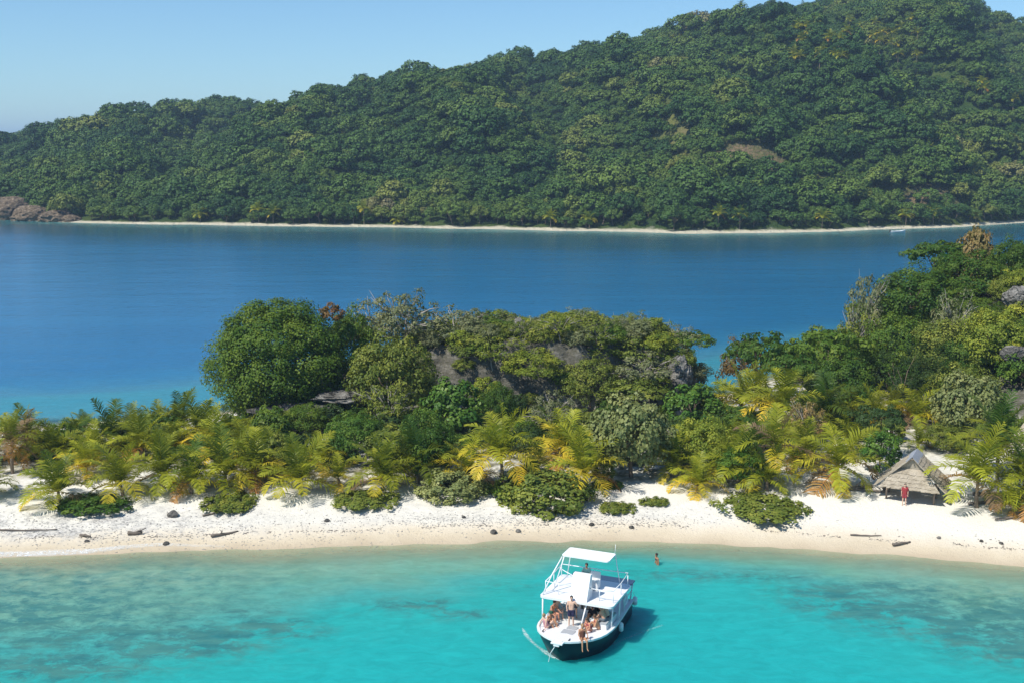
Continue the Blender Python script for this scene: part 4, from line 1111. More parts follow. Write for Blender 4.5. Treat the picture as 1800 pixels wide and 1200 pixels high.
def person(label, loc, yaw, j, sk=0, hair='black', long=False, wear=(), group=None, scale=1.0, hat=None):
    r = thing('person', label, 'person', tuple(loc), (0, 0, yaw), group, (scale,) * 3)
    mb = MB(); up, fw, lat = j['up'], j['fw'], j['lat']
    hd = np.array(j['head'])
    mb.ball(j['pel'], (.105, .155, .115), 14, 9)
    caps(mb, j['pel'], j['waist'], .115, .105)
    for s in (1, -1):
        caps(mb, np.array(j['pel']) + lat * s * .05, np.array(j['chest']) + lat * s * .06, .095, .105)
        caps(mb, np.array(j['chest']) + lat * s * .05 + up * .05, np.array(j['sh'][0 if s > 0 else 1]), .085, .06)
    caps(mb, j['chest'], j['neck'], .10, .055); caps(mb, j['neck'], hd - up * .05, .055, .052)
    mb.ball(hd, (.098, .078, .118), 14, 10); mb.ball(hd + fw * .03 - up * .06, (.06, .052, .05), 12, 8)
    mb.ball(hd + fw * .098 - up * .012, (.022, .014, .022), 8, 6)
    for s in (1, -1): mb.ball(hd + lat * s * .079, (.02, .012, .03), 8, 6)
    fing = MB()
    for i, s in ((0, 1), (1, -1)):
        caps(mb, j['hip'][i], j['knee'][i], .086, .057); caps(mb, j['knee'][i], j['ank'][i], .056, .037)
        mk = (np.array(j['knee'][i]) * .7 + np.array(j['ank'][i]) * .3) - np.array([.015, 0, 0]); mb.ball(mk, (.056, .05, .09), 10, 7)
        caps(mb, np.array(j['ank'][i]) - np.array([.03, 0, .03]), j['toe'][i], .036, .026)
        caps(mb, j['sh'][i], j['el'][i], .05, .038); caps(mb, j['el'][i], j['wr'][i], .038, .027)
        w = np.array(j['wr'][i]); d = unit(w - np.array(j['el'][i])); sd = unit(np.cross(d, np.array([0, 0, 1.0])) + 1e-4); nr = np.cross(sd, d)
        if nr[2] < 0: nr = -nr
        palm_ = w + d * .045
        for o_ in (-.02, 0, .02): caps(mb, w, palm_ + sd * o_ + d * .03, .022, .017)
        for q, ln in ((-.031, .062), (-.011, .078), (.011, .074), (.031, .058)):
            b = palm_ + sd * q + d * .03; k1 = b + d * ln * .5; k2 = k1 + d * ln * .42 - nr * ln * .28
            fing.tube([b, k1, k2], [.0095, .009, .007], 6)
        b = w + d * .02 + sd * s * .03; fing.tube([b, b + d * .03 + sd * s * .025, b + d * .06 + sd * s * .028], [.011, .010, .008], 6)
    PENDING.append((mb, .024, 4, 'body', skin(sk), r, fing))
    hb = MB(); hb.ball(hd - fw * .022 + up * .03, (.104, .092, .112), 14, 10)
    if long: caps(hb, hd - fw * .06, np.array(j['neck']) - fw * .09 - up * .08, .085, .055)
    PENDING.append((hb, .02, 2, 'hair', HAIRM[hair], r, None))
    for s in (1, -1):
        e = MB(); e.ball(hd + fw * .088 + lat * s * .031 + up * .012, (.008, .013, .008), 8, 6); e.build('eye', HAIRM['black'], r, True)
    mo = MB(); mo.ball(hd + fw * .083 - up * .062, (.010, .024, .007), 8, 6); mo.build('mouth', cloth((.30, .09, .08)), r, True)
    if hat:
        h = MB(); h.ball(hd + up * .075, (.112, .10, .075), 14, 8); h.tube([hd + up * .05, hd + up * .062], [.16, .155], 16); h.build('hat', cloth(hat), r, True)
    for w, c in wear:
        m2 = MB()
        if w == 'shorts':
            m2.ball(j['pel'], (.122, .172, .125), 14, 9)
            for i in (0, 1):
                h_, k_ = np.array(j['hip'][i]), np.array(j['knee'][i]); caps(m2, h_, h_ + (k_ - h_) * .55, .108, .098)
        elif w == 'bottom': m2.ball(np.array(j['pel']) - up * .01, (.118, .168, .09), 14, 9)
        elif w == 'top': m2.ball(np.array(j['chest']) + up * .02 + fw * .012, (.132, .178, .06), 14, 9)
        elif w == 'suit':
            m2.ball(j['pel'], (.118, .168, .12), 14, 9); caps(m2, j['pel'], j['chest'], .128, .128)
            for s in (1, -1): caps(m2, np.array(j['pel']) + lat * s * .05, np.array(j['chest']) + lat * s * .07, .108, .112)
        elif w == 'shirt':
            for s in (1, -1):
                caps(m2, np.array(j['pel']) + lat * s * .055, np.array(j['chest']) + lat * s * .065, .115, .122)
                i = 0 if s > 0 else 1
                caps(m2, np.array(j['chest']) + lat * s * .05 + up * .05, np.array(j['sh'][i]), .10, .075)
                a, b = np.array(j['sh'][i]), np.array(j['el'][i]); caps(m2, a, a + (b - a) * .7, .068, .06)
        PENDING.append((m2, .024, 3, dict(shorts='shorts', bottom='swim_bottom', top='swim_top', suit='swimsuit', shirt='shirt')[w], cloth(c), r, None))
    return r
def finish_people():
    tmp = []
    for mb, vx, sm, nm, mat, par, fing in PENDING:
        o = bpy.data.objects.new('t', mb.data('t', None)); COL.objects.link(o)
        md = o.modifiers.new('r', 'REMESH'); md.mode = 'VOXEL'; md.voxel_size = vx
        ms = o.modifiers.new('s', 'SMOOTH'); ms.factor = .5; ms.iterations = sm
        tmp.append(o)
    dg = bpy.context.evaluated_depsgraph_get()
    for o, (mb, vx, sm, nm, mat, par, fing) in zip(tmp, PENDING):
        ev = o.evaluated_get(dg); me = bpy.data.meshes.new_from_object(ev)
        if fing is not None:
            bm = bmesh.new(); bm.from_mesh(me)
            fm = fing.data('f', None); bm.from_mesh(fm); bm.to_mesh(me); bm.free(); bpy.data.meshes.remove(fm)
        me.name = nm; me.materials.clear(); me.materials.append(mat)
        me.polygons.foreach_set('use_smooth', [True] * len(me.polygons)); me.update()
        link(nm, me, par)
    for o in tmp:
        d = o.data; bpy.data.objects.remove(o); bpy.data.meshes.remove(d)

# ------------------------------------------------------------------ the tour boat
YAW = R(-113); BY = 1.08
BF = np.array([math.cos(YAW), math.sin(YAW)]); BL = np.array([-BF[1], BF[0]])
BC = P(981, 1127, 1.4)[:2] - 3.75 * BF
boat = thing('tour_boat', 'white and navy tour boat with flybridge canopy full of passengers', 'boat', (BC[0], BC[1], 0), (0, 0, YAW), None, (1, BY, 1))
def bw(x, y, z): w = BC + BF * x + BL * y * BY; return (w[0], w[1], z)
M['gel'] = plain('white_gelcoat', (.76, .77, .77), .3, .5, .06, 1.2)
M['navy'] = plain('navy_paint', (.007, .012, .026), .35, .3, .25, 1.5)
M['tube'] = plain('white_tube', (.78, .79, .80), .35, .5, .03, 5)
M['canvas'] = plain('white_canvas', (.78, .79, .80), .8, .2, .05, 3)
M['blue_sheet'] = plain('navy_sheet', (.035, .075, .14), .85, .15, .2, 3)
M['black'] = plain('black_rubber', (.02, .02, .022), .5, .4, .2, 5)
M['grey'] = plain('grey_vinyl', (.35, .37, .39), .6, .3, .1, 6)
def glass_mat():
    m = NT('dark_glass'); m.base((.02, .03, .035), .05, .6); return m.m
M['glass'] = glass_mat()
# hull: x forward, y port
xs = np.array([-4.35, -3.2, -2.0, -1.0, 0, .8, 1.5, 2.1, 2.6, 3.0, 3.3, 3.55, 3.72])
bs = np.array([1.66, 1.74, 1.82, 1.88, 1.92, 1.92, 1.86, 1.72, 1.50, 1.22, .92, .58, .22])      # half beam at the sheer
bw_ = np.array([1.60, 1.66, 1.74, 1.78, 1.78, 1.70, 1.52, 1.24, .92, .58, .30, .12, .04])       # half beam near the water
zs = np.interp(xs, [-4.35, 0, 3.72], [1.05, 1.15, 1.42])
zc = np.interp(xs, [-4.35, 1, 2.6, 3.3, 3.72], [.04, .06, .12, .40, .90]); zk = np.interp(xs, [-4.35, 1.5, 2.6, 3.0, 3.3, 3.72], [-.35, -.4, -.35, -.12, .25, .85])
def loft(sections, closed_end=True):
    n = len(sections[0]); V = np.concatenate(sections); F = []
    for i in range(len(sections) - 1):
        for k in range(n - 1): F.append((i * n + k, (i + 1) * n + k, (i + 1) * n + k + 1, i * n + k + 1))
    if closed_end: F.append(tuple(range(n)))
    return V, F
def hull_sec(i, lo, hi):
    """cross-section from sheer (starboard) round the keel to sheer (port) between relative heights"""
    x = xs[i]; pts = [(-bs[i], zs[i]), (-(bs[i] * .72 + bw_[i] * .28), zs[i] * .62 + zc[i] * .38), (-bw_[i], zc[i]), (0, zk[i]), (bw_[i], zc[i]), (bs[i] * .72 + bw_[i] * .28, zs[i] * .62 + zc[i] * .38), (bs[i], zs[i])]
    return np.array([[x, a, b] for a, b in pts])
mb = MB(); V, F = loft([hull_sec(i, 0, 1) for i in range(len(xs))]); mb.add(V, F)
hull = mb.build('hull', M['navy'], boat, True)
# white sheer band, proud of the hull
for s, nm in ((-1, 'rub_rail'), (1, 'rub_rail')):
    sec = [np.array([[xs[i], s * (bs[i] + .015), zs[i] - .10], [xs[i], s * (bs[i] + .055), zs[i] - .08], [xs[i], s * (bs[i] + .055), zs[i] + .03], [xs[i], s * (bs[i] - .10), zs[i] + .04], [xs[i], s * (bs[i] - .10), zs[i] - .06]]) for i in range(len(xs))]
    mb = MB(); V, F = loft(sec, False); mb.add(V, F); mb.build(nm, M['gel'], boat)
mb = MB()
dk = [np.array([[xs[i], -(bs[i] - .06), zs[i] - .03], [xs[i], 0, zs[i] + .0], [xs[i], bs[i] - .06, zs[i] - .03]]) for i in range(len(xs))]
V, F = loft(dk, False); mb.add(V, F); mb.build('deck', M['gel'], boat)
mb = MB(); mb.box((3.78, 0, 1.38), (.5, .62, .07)); mb.box((3.93, -.02, 1.30), (.16, .3, .16)); mb.build('bow_pulpit', M['gel'], boat)
mb = MB(); mb.tube([(3.85, -.05, 1.3), (3.6, -.45, .6), (3.5, -.6, .0), (3.4, -.7, -.3)], .02, 6); mb.build('anchor_rope', M['tube'], boat, True)
mb = MB(); mb.box((-3.3, 0, .45), (.9, 2.4, .06)); mb.build('swim_platform', M['gel'], boat, loc=(-1.5, 0, 0))
# roof (floor of the flybridge)
def slab(x0, x1, w, z0, z1, rnd=.25, n=5):
    c = []
    for cx, cy, a0 in ((x1 - rnd, w - rnd, 0), (x0 + rnd, w - rnd, 90), (x0 + rnd, -w + rnd, 180), (x1 - rnd, -w + rnd, 270)):
        for k in range(n + 1):
            a = R(a0 + 90 * k / n); c.append((cx + rnd * math.cos(a), cy + rnd * math.sin(a)))
    m_ = len(c); V = [(x, y, z0) for x, y in c] + [(x, y, z1) for x, y in c]
    F = [(k, (k + 1) % m_, m_ + (k + 1) % m_, m_ + k) for k in range(m_)] + [tuple(range(m_ - 1, -1, -1)), tuple(range(m_, 2 * m_))]
    return np.array(V), F
mb = MB(); mb.add(*slab(-2.7, 1.0, 2.05, 2.80, 2.93)); mb.build('roof', M['gel'], boat)
mb = MB(); mb.add(*slab(-4.3, -2.75, 1.8, 2.55, 2.59, .1)); mb.build('aft_blue_sheet', M['blue_sheet'], boat)  # flat dark blue sheet added for the dark patch behind the roof
for x, y, x2, y2 in ((.9, -1.88, 1.15, -1.80), (.2, 1.85, .35, 1.80), (.75, .55, 1.3, .35), (-2.3, -1.85, -2.3, -1.7), (-2.3, 1.85, -2.3, 1.7), (-1.0, 1.9, -1.0, 1.8), (-1.0, -1.9, -1.0, -1.8), (-4.2, 1.7, -4.1, 1.55), (-4.2, -1.7, -4.1, -1.55)):
    zt = 2.31 if x < -3 else 2.58
    mb = MB(); mb.tube([(x2, y2, 1.05), (x, y, zt)], .04, 8); mb.build('roof_post', M['tube'], boat, True)
for x, y, w in ((2.15, 0, .62), (1.45, .0, .5)):
    hb = MB(); hb.add(*slab(x - w / 2, x + w / 2, w * .55, 1.20 + .05 * (x - 1.4), 1.285 + .05 * (x - 1.4), .08)); hb.build('deck_hatch', M['grey'], boat)
for x, y in ((2.7, 1.2), (2.7, -1.2), (3.3, .45)):
    mb = MB(); mb.tube([(x - .14, y, 1.42), (x + .14, y, 1.42)], .025, 6); mb.tube([(x, y, 1.30), (x, y, 1.42)], .03, 6); mb.build('cleat', M['black'], boat, True)
# wheelhouse under the roof
cab = MB(); cab.box((-1.55, 0, 1.83), (1.5, 2.3, 1.44)); cab = cab.build('cabin', M['gel'], boat)
for y in (-.78, 0, .78):
    mb = MB(); mb.box((-.795, y, 1.95), (.02, .56, .9)); mb.build('cabin_window', M['glass'], cab)
for y, s in ((1.155, 1), (-1.155, -1)):
    mb = MB(); mb.box((-1.5, y, 2.15), (1.1, .02, .7)); mb.build('cabin_window', M['glass'], cab)
for y in (-1.45, 1.45):
    b = MB(); b.box((-.1, y, 1.30), (1.9, .45, .34)); b = b.build('bench', M['gel'], boat)
    mb = MB(); mb.box((-.1, y, 1.505), (1.86, .43, .07)); mb.build('cushion', M['grey'], b)
# flybridge: console, wheel, seat, rails
V = [(.95, -.5, 2.93), (.95, .5, 2.93), (-.05, .5, 2.93), (-.05, -.5, 2.93), (.22, -.48, 4.3), (.22, .48, 4.3), (-.05, .48, 4.3), (-.05, -.48, 4.3)]
mb = MB(); mb.add(V, [(0, 1, 5, 4), (1, 2, 6, 5), (2, 3, 7, 6), (3, 0, 4, 7), (4, 5, 6, 7), (3, 2, 1, 0)])
con = mb.build('helm_console', M['gel'], boat, loc=(0, .1, 0))
mb = MB(); a = np.linspace(0, 2 * math.pi, 17); mb.tube(np.stack([np.full(17, -.2), .2 * np.cos(a), 3.85 + .2 * np.sin(a)], -1), .015, 6, False); mb.tube([(-.05, 0, 3.85), (-.2, 0, 3.85)], .02, 6); mb.build('steering_wheel', M['black'], con, True)
mb = MB(); mb.box((-1.25, .1, 3.2), (.5, 1.0, .5)); mb.box((-1.5, .1, 3.65), (.1, 1.0, .5)); mb.build('helm_seat', M['gel'], boat)
def rail(name, pts, r=.025): mb = MB(); mb.tube(pts, r, 7); return mb.build(name, M['tube'], boat, True)
rail('side_rail', [(.4, 1.9, 3.65), (-1.0, 1.92, 3.62), (-2.3, 1.92, 3.75)])
rail('side_rail', [(.4, -1.9, 3.62), (-1.0, -1.92, 3.62), (-2.3, -1.92, 3.7)])
rail('aft_rail', [(-2.35, 1.92, 3.75), (-2.38, 0, 3.7), (-2.35, -1.92, 3.7)])
rail('front_rail', [(.4, 1.9, 3.65), (.42, 1.2, 3.6), (.3, .55, 3.55)]); rail('front_rail', [(.4, -1.9, 3.62), (.42, -1.2, 3.6), (.3, -.35, 3.55)])
rail('upper_rail', [(-.6, -1.45, 4.15), (-.2, -1.0, 4.15), (.1, -.35, 4.05)])
for x, y in ((.4, 1.9), (-1.0, 1.92), (-2.3, 1.92), (.4, -1.9), (-1.0, -1.92), (-2.3, -1.92), (-2.36, 0), (.42, 1.15), (.42, -1.15)):
    rail('rail_post', [(x, y, 2.9), (x, y, 3.63)], .022)
# sun canopy
mb = MB(); mb.add(*slab(-2.0, -.55, 1.33, 4.90, 4.97, .15)); can = mb.build('sun_canopy', M['canvas'], boat, rot=(0, 0, 0))
rail('canopy_pole', [(.85, -1.92, 2.93), (.2, -1.62, 3.95), (-.45, -1.25, 4.92)], .035)
rail('canopy_pole', [(-.55, -1.75, 2.93), (-.8, -1.5, 3.9), (-1.0, -1.28, 4.92)], .03)
rail('canopy_pole', [(-2.3, 1.5, 2.93), (-2.05, 1.25, 4.92)], .025); rail('canopy_pole', [(-2.3, -1.6, 2.93), (-2.05, -1.25, 4.92)], .025)
rail('antenna', [(-2.0, 1.25, 4.95), (-2.05, 1.27, 5.5)], .012)
for o in boat.children:
    if o.name.split('.')[0] in ('roof', 'aft_blue_sheet', 'helm_console', 'helm_seat', 'side_rail', 'aft_rail', 'front_rail', 'upper_rail', 'rail_post', 'sun_canopy', 'canopy_pole', 'antenna'): o.location.z -= .25
# fenders, life ring, outboards
for x, y, z, l in ((-.9, 1.98, .75, .55), (-4.35, 1.78, 1.0, .55)):
    mb = MB(); caps(mb, (x, y, z - l / 2 + .13), (x, y, z + l / 2 - .13), .14, .14); mb.tube([(x, y, z + l / 2), (x, y - .1, z + l / 2 + .25)], .012, 5); mb.build('fender', M['gel'], boat, True)
for y in (-.45, .45):
    mb = MB(); mb.ball((-5.0, y, 1.35), (.34, .24, .36), 12, 8); mb.box((-4.95, y, .7), (.22, .16, 1.0)); mb.box((-4.95, y, -.1), (.34, .06, .7)); mb.build('outboard_motor', M['gel'], boat, True)
mb = MB(); a = np.linspace(0, 2 * math.pi, 21); mb.tube(np.stack([-2.6 + .3 * np.cos(a), np.full(21, 1.72), 1.75 + .3 * np.sin(a)], -1), .07, 8, False); mb.build('life_ring', M['gel'], boat, True)
rail('aft_side_rail', [(-2.4, 1.72, 1.75), (-4.2, 1.62, 1.7), (-4.3, 1.55, 1.1)])
mb = MB(); mb.box((.25, .9, 1.35), (.6, .5, .4)); mb.build('cool_box', M['gel'], boat)

# passengers
DK = 1.17
def on(x, y, yaw, *a, z=DK, **k): return a, dict(loc=bw(x, y, z), yaw=YAW + R(yaw), **k)
def seat(label, x, y, yaw, pk, z=DK, **k): return person(label, bw(x, y, z), YAW + R(yaw), pk, group='people aboard the tour boat', **k)
seat('person in a brown swimsuit sitting on the bow with legs hanging over', 2.88, 1.02, 38, pose('edge', -.06, arms='rest'), z=1.34, sk=1, hair='fair', wear=[('suit', (.16, .07, .05))])
seat('person in a dark green hat sitting on the left rail', 1.45, -1.35, 60, pose('floor', .28), z=1.22, sk=1, hair='black', wear=[('shorts', (.03, .06, .05))], hat=(.03, .09, .06))
seat('tanned person leaning forward behind the one in the green hat', .70, -1.45, 70, pose('edge', .3), z=1.54, sk=4, hair='brown', wear=[('bottom', (.35, .14, .05)), ('top', (.35, .14, .05))])
seat('bare chested person with dark hair sitting below the left roof corner', .1, -1.40, 60, pose('edge', .05), z=1.54, sk=3, hair='black', wear=[('shorts', (.45, .40, .32))])
seat('person in a pale shirt on the deck in front of the cabin', -.25, -.45, 10, pose('stand', .05), z=1.15, sk=0, hair='brown', wear=[('shirt', (.62, .62, .55)), ('shorts', (.05, .06, .08))])
seat('tall standing person in navy shorts at the front edge of the roof', 1.12, -.18, 15, pose('stand', -.03, arms='raise'), z=1.18, sk=3, hair='black', wear=[('shorts', (.03, .03, .07))], scale=1.06)
seat('sunburnt person sitting on the deck at the foot of the slanted post', 1.35, .95, -30, pose('floor', .35), z=1.20, sk=4, hair='brown', long=True, wear=[('suit', (.28, .06, .07))])
seat('person in maroon beside the sunburnt one', .85, 1.25, -60, pose('floor', .3), z=1.18, sk=1, hair='brown', wear=[('top', (.22, .04, .06)), ('bottom', (.22, .04, .06))])
seat('bare backed person with bent head near the right post', .42, 1.45, -100, pose('edge', .4), z=1.54, sk=0, hair='brown', wear=[('shorts', (.12, .14, .16))])
seat('person with bare back seated just inside the right post', -.1, 1.45, -110, pose('edge', .3), z=1.54, sk=3, hair='fair', wear=[('bottom', (.1, .03, .05)), ('top', (.1, .03, .05))])
seat('person in pink lying low at the far left of the bow deck', 2.0, -1.28, 150, pose('floor', -.25, arms='back'), z=1.25, sk=3, hair='fair', wear=[('suit', (.5, .25, .27))])
seat('skipper in a teal shirt standing behind the helm under the canopy', -.62, .1, 0, pose('stand', .05, arms='wheel'), z=2.69, sk=2, hair='black', wear=[('shirt', (.06, .14, .15)), ('shorts', (.04, .05, .07))])
seat('person in black sitting in the shade under the roof', -.45, .55, 0, pose('floor', .2), z=1.17, sk=2, hair='black', wear=[('shirt', (.02, .02, .025)), ('shorts', (.03, .03, .03))])
# swimmer and the person by the hut
w = P(1156, 991, 0)
person('person standing waist deep in the shallows right of the boat', (w[0], w[1], -.93), R(200), pose('wade', .12), 2, 'black', wear=[('top', (.05, .04, .05)), ('bottom', (.05, .04, .05))])

# bow wave and wake
def bx2(x, y): q = BC + BF * x + BL * y; return q
ribbon('bow_wave', 'white foam curl thrown left by the bow of the boat', [P(x, y)[:2] for x, y in [(918, 1103), (926, 1117), (938, 1130), (955, 1143), (972, 1153), (988, 1159)]], [.06, .16, .14, .12, .22, .22, .12], [.3, .75, .45, .4, .8, .9, .6])
ribbon('hull_wake', 'thin pale wake line along the navy side of the boat', [P(x, y)[:2] for x, y in [(990, 1160), (1020, 1154), (1055, 1142), (1090, 1126), (1125, 1112), (1165, 1098)]], [.14, .12, .10, .12, .1], [.6, .35, .25, .35, .15])

# ------------------------------------------------------------------ thatched hut
def straw_mat():
    m = NT('thatch_straw'); v = m.pos((1, 1, 1))
    a = m.noise(v, 2.0, 4, .6); b = m.noise(v, 16, 3, .7)
    m.bump(b, .8, .06)
    return m.base(m.mix(m.rng(b, .3, .7, 0, .6), m.ramp(a, [(.3, (.36, .31, .23)), (.55, (.50, .44, .34)), (.75, (.60, .53, .42))]), (.17, .14, .11)), .95, .08)
M['straw'] = straw_mat(); M['post'] = plain('weathered_post', (.24, .19, .145), .9, .1, .3, 9, .4)
M['tarp'] = plain('blue_grey_tarp', (.30, .32, .36), .6, .3, .2, 4)
def thatch(parent, A0, B0, A1, B1, courses, name='thatch_course', step=.14):
    """lay courses of straw bundles on the quad A0-B0 (top edge) to A1-B1 (bottom edge)"""
    A0, B0, A1, B1 = [np.array(q, float) for q in (A0, B0, A1, B1)]
    nrm = unit(np.cross(B1 - A1, A0 - A1))
    if nrm[2] < 0: nrm = -nrm
    for c in range(courses):
        f0, f1 = c / courses, min((c + 1.55) / courses, 1.06)
        a, b = A0 + (A1 - A0) * f0, B0 + (B1 - B0) * f0; a2, b2 = A0 + (A1 - A0) * f1, B0 + (B1 - B0) * f1
        wid = np.linalg.norm(b2 - a2); n = max(3, int(wid / step)); mb = MB()
        for k in range(n):
            g0, g1 = k / n - .01, (k + 1) / n + .01
            j0, j1 = rng.normal(0, .01, 2); le = rng.uniform(.9, 1.12)
            t0, t1 = a + (b - a) * g0, a + (b - a) * g1
            e0 = t0 + (a2 + (b2 - a2) * (g0 + j0) - t0) * le; e1 = t1 + (a2 + (b2 - a2) * (g1 + j1) - t1) * le
            hh = nrm * (.07 + rng.uniform(0, .05)); bb = nrm * (.02 + rng.uniform(0, .02))
            mb.add([t0, t1, e1 + bb, e0 + bb, t0 + nrm * .05, t1 + nrm * .05, e1 + hh + bb, e0 + hh + bb], [(3, 2, 1, 0), (4, 5, 6, 7), (0, 1, 5, 4), (2, 3, 7, 6), (1, 2, 6, 5), (3, 0, 4, 7)])
        mb.build(name, M['straw'], parent)
def hut(label, loc, yaw, s=1.0, full=True):
    h = thing('thatched_hut', label, 'hut', tuple(loc), (0, 0, yaw), None, (s, s, s))
    for x in (-2.0, 2.0):
        for y in (-1.7, 0, 1.7):
            mb = MB(); mb.tube([(x, y, -.3), (x + .02, y + .01, .8), (x - .02, y, 1.75)], [.085, .075, .07], 8); mb.build('post', M['post'], h, True)
    for x in (-2.0, 2.0): mb = MB(); mb.tube([(x, -2.1, 1.62), (x, 2.1, 1.62)], .065, 7); mb.build('beam', M['post'], h, True)
    for y in (-1.7, 1.7): mb = MB(); mb.tube([(-2.3, y, 1.70), (2.3, y, 1.70)], .065, 7); mb.build('beam', M['post'], h, True)
    mb = MB(); mb.tube([(-1.9, -1.7, .55), (1.9, -1.7, .55)], .03, 6)
    r1 = link('roof', None, h)
    mb = MB(); mb.tube([(0, -1.75, 3.72), (0, 1.75, 3.72)], .06, 7); mb.build('ridge_pole', M['post'], r1, True)
    for sg in (-1, 1):
        thatch(r1, (sg * .02, -1.55, 3.80), (sg * .02, 1.55, 3.80), (sg * 2.75, -2.05, 1.28), (sg * 2.75, 2.05, 1.28), 9)
        thatch(r1, (-1.15, sg * 1.25, 2.75), (1.15, sg * 1.25, 2.75), (-2.45, sg * 2.55, 1.28), (2.45, sg * 2.55, 1.28), 5)
        V = [(-1.2, sg * 1.22, 2.75), (1.2, sg * 1.22, 2.75), (0, sg * 1.35, 3.68), (-1.2, sg * 1.16, 2.75), (1.2, sg * 1.16, 2.75), (0, sg * 1.29, 3.68)]
        mb = MB(); mb.add(V, [(0, 1, 2), (3, 5, 4), (0, 3, 4, 1), (1, 4, 5, 2), (2, 5, 3, 0)]); mb.build('gable_mat', M['straw'], r1)
    mb = MB()
    for sg in (-1, 1):
        mb.add([(0, -1.62, 3.98), (0, 1.62, 3.98), (sg * .55, 1.66, 3.50), (sg * .55, -1.68, 3.46), (0, -1.62, 3.94), (0, 1.62, 3.94), (sg * .53, 1.66, 3.46), (sg * .53, -1.68, 3.42)], [(0, 1, 2, 3), (4, 7, 6, 5), (2, 1, 5, 6), (3, 2, 6, 7), (0, 3, 7, 4)])
    mb.build('ridge_tarp', M['tarp'], r1)
    return h
hq = G(1606, 874)
hut('open thatched hut with grey palm roof on the white sand', (hq[0], hq[1] + .3, hq[2]), R(-27), .88)
hq2 = G(1850, 812)
hut('second thatched hut roof cut off by the right edge behind palms', (hq2[0], hq2[1] + 1.0, hq2[2]), R(30))
pq = G(1589, 889)
person('person in a red shirt standing at the front of the thatched hut', (pq[0], pq[1], pq[2]), R(250), pose('stand', 0), 3, 'black', wear=[('shirt', (.30, .045, .05)), ('shorts', (.28, .05, .06))])
finish_people()

# ------------------------------------------------------------------ far things: palms, house, skiff
FARP = [(455, 388, 340, 'yellow-green palm behind the far beach at left', .8), (480, 388, 345, 'palm beside the yellow-green one behind the far beach', .6), (352, 386, 348, 'small palm left along the far beach', .5), (640, 392, 338, 'golden palm at the far beach left of centre', 1.0), (700, 394, 360, 'pale palm at the far beach just left of centre', .7), (968, 398, 352, 'dry palm at the far beach right of centre', .9), (1036, 398, 356, 'palm with brown skirt at the far beach right of centre', .8), (1262, 402, 345, 'lime palm cluster leader at the far right beach', .7), (1300, 402, 348, 'lime palm second in the far right cluster', .6), (1445, 398, 352, 'pale palm above the far right beach', .7), (1592, 396, 350, 'lime palm right of the pale one above the far right beach', .8), (1640, 392, 345, 'palm above the right end of the far beach', .6), (1715, 388, 352, 'last palm at the right end of the far beach', .7)]
for px, by, ty, lab, yl in FARP:
    a = AZ(px, by)[0]; Y = float(shoreD(np.array([a]))[0]) + 6.5; z = float(hill(np.array([a]), np.array([Y]))[0][0])
    palm(px, by, ty + 12, lab, yl * .55, n=17, group='palms along the far beach', at=(a * Y, Y, z), flen=4.0)
RP = [(1303, -2, 'palm silhouetted left on the highest ridge'), (1358, -4, 'palm silhouetted second on the highest ridge'), (1412, 0, 'palm silhouetted before the ridge notch'), (1782, 28, 'palm silhouetted at the right end of the ridge')]
for px, ty, lab in RP:
    a = AZ(px, ty)[0]; Y = float(np.interp(a, _ra, _rD)) - 4; z = float(hill(np.array([a]), np.array([Y]))[0][0])
    palm(px, 0, ty, lab, .1, n=14, group='palms on the ridge', at=(a * Y, Y, z), frac=.4, flen=4.2, dark=.7)
UP = [(rng.uniform(1380, 1640), rng.uniform(35, 110)) for _ in range(34)] + [(rng.uniform(1690, 1790), rng.uniform(150, 200)) for _ in range(5)]
for px, py in UP:
    a, e = AZ(px, py); ys = np.linspace(470, 725, 300); zz = hill(np.full(300, a), ys)[0] + 5.5
    hit = np.where(zz > HCAM + ys * e)[0]
    if not len(hit): continue
    Y = float(ys[hit[0]]); z = float(zz[hit[0]]) - 5.5
    palm(px, py, py - 24, 'pale palm rising from the forest near the summit', .45, n=13, group='palms in the summit forest', at=(a * Y, Y, z + 1.0), flen=4.0)
a, e = AZ(270, 253); Y = 575.0; z = float(hill(np.array([a]), np.array([Y]))[0][0])
hs = thing('hill_house', 'tiny white house among the trees on the far left hill', 'house', (a * Y, Y, z + 1.0))
mb = MB(); mb.box((0, 0, 2.2), (6, 5, 4.6)); wl = mb.build('wall', M['gel'], hs)
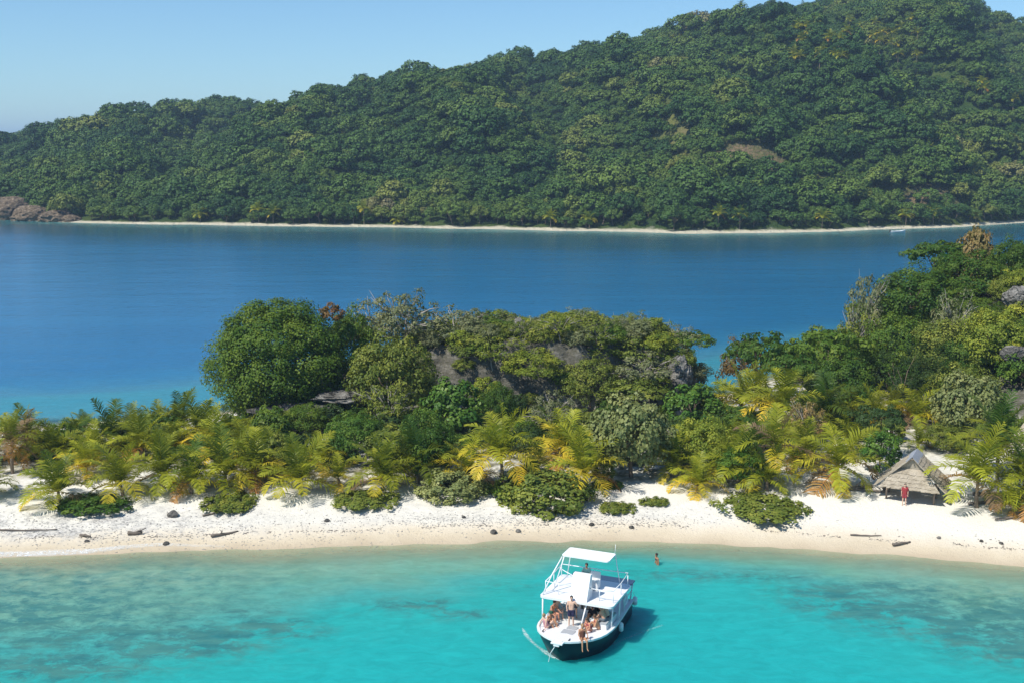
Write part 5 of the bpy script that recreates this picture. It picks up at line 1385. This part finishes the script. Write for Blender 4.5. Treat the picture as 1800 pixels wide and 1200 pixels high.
mb = MB(); mb.box((-1.4, -2.52, 3.0), (1.2, .06, 1.2)); mb.build('window', M['glass'], hs); mb = MB(); mb.box((1.4, -2.52, 3.0), (1.2, .06, 1.2)); mb.build('window', M['glass'], hs)
mb = MB(); mb.add([(-3.4, -2.9, 4.5), (3.4, -2.9, 4.5), (3.4, 2.9, 4.5), (-3.4, 2.9, 4.5), (-2, 0, 6), (2, 0, 6)], [(0, 1, 5, 4), (1, 2, 5), (2, 3, 4, 5), (3, 0, 4), (3, 2, 1, 0)]); mb.build('roof', M['grey'], hs)
q = P(1578, 410)
sk = thing('skiff', 'small white boat moored off the right end of the far beach', 'boat', (q[0], q[1], 0), (0, 0, R(8)))
mb = MB(); st = [(-2.6, .8, .75), (-1, .95, .7), (.8, .85, .75), (2.0, .45, .95), (2.7, .05, 1.1)]
V, F = loft([np.array([[x, -b, zt], [x, -b * .7, .05], [x, 0, -.2], [x, b * .7, .05], [x, b, zt]]) for x, b, zt in st]); mb.add(V, F); mb.build('hull', M['gel'], sk, True)
mb = MB(); V, F = loft([np.array([[x, -b * .92, zt - .25], [x, b * .92, zt - .25]]) for x, b, zt in st], False); mb.add(V, F); mb.build('deck', M['gel'], sk)
mb = MB(); mb.box((-1.0, 0, .65), (.35, 1.6, .06)); mb.build('thwart', M['grey'], sk); mb = MB(); mb.box((-2.75, 0, .8), (.3, .3, .7)); mb.build('outboard_motor', M['black'], sk)

# ------------------------------------------------------------------ air
hz = MB(); hz.box((0, 12000, 78), (70000, 70000, 164))
m = bpy.data.materials.new('haze'); m.use_nodes = True
for nd in list(m.node_tree.nodes):
    if nd.type == 'BSDF_PRINCIPLED': m.node_tree.nodes.remove(nd)
pv = m.node_tree.nodes.new('ShaderNodeVolumePrincipled'); pv.inputs['Color'].default_value = (.5, .72, 1.0, 1); pv.inputs['Density'].default_value = .0002
m.node_tree.links.new(pv.outputs[0], m.node_tree.nodes['Material Output'].inputs['Volume'])
tag(hz.build('haze', m), 'thin blue air over the sea and hills', 'haze', None, 'stuff')
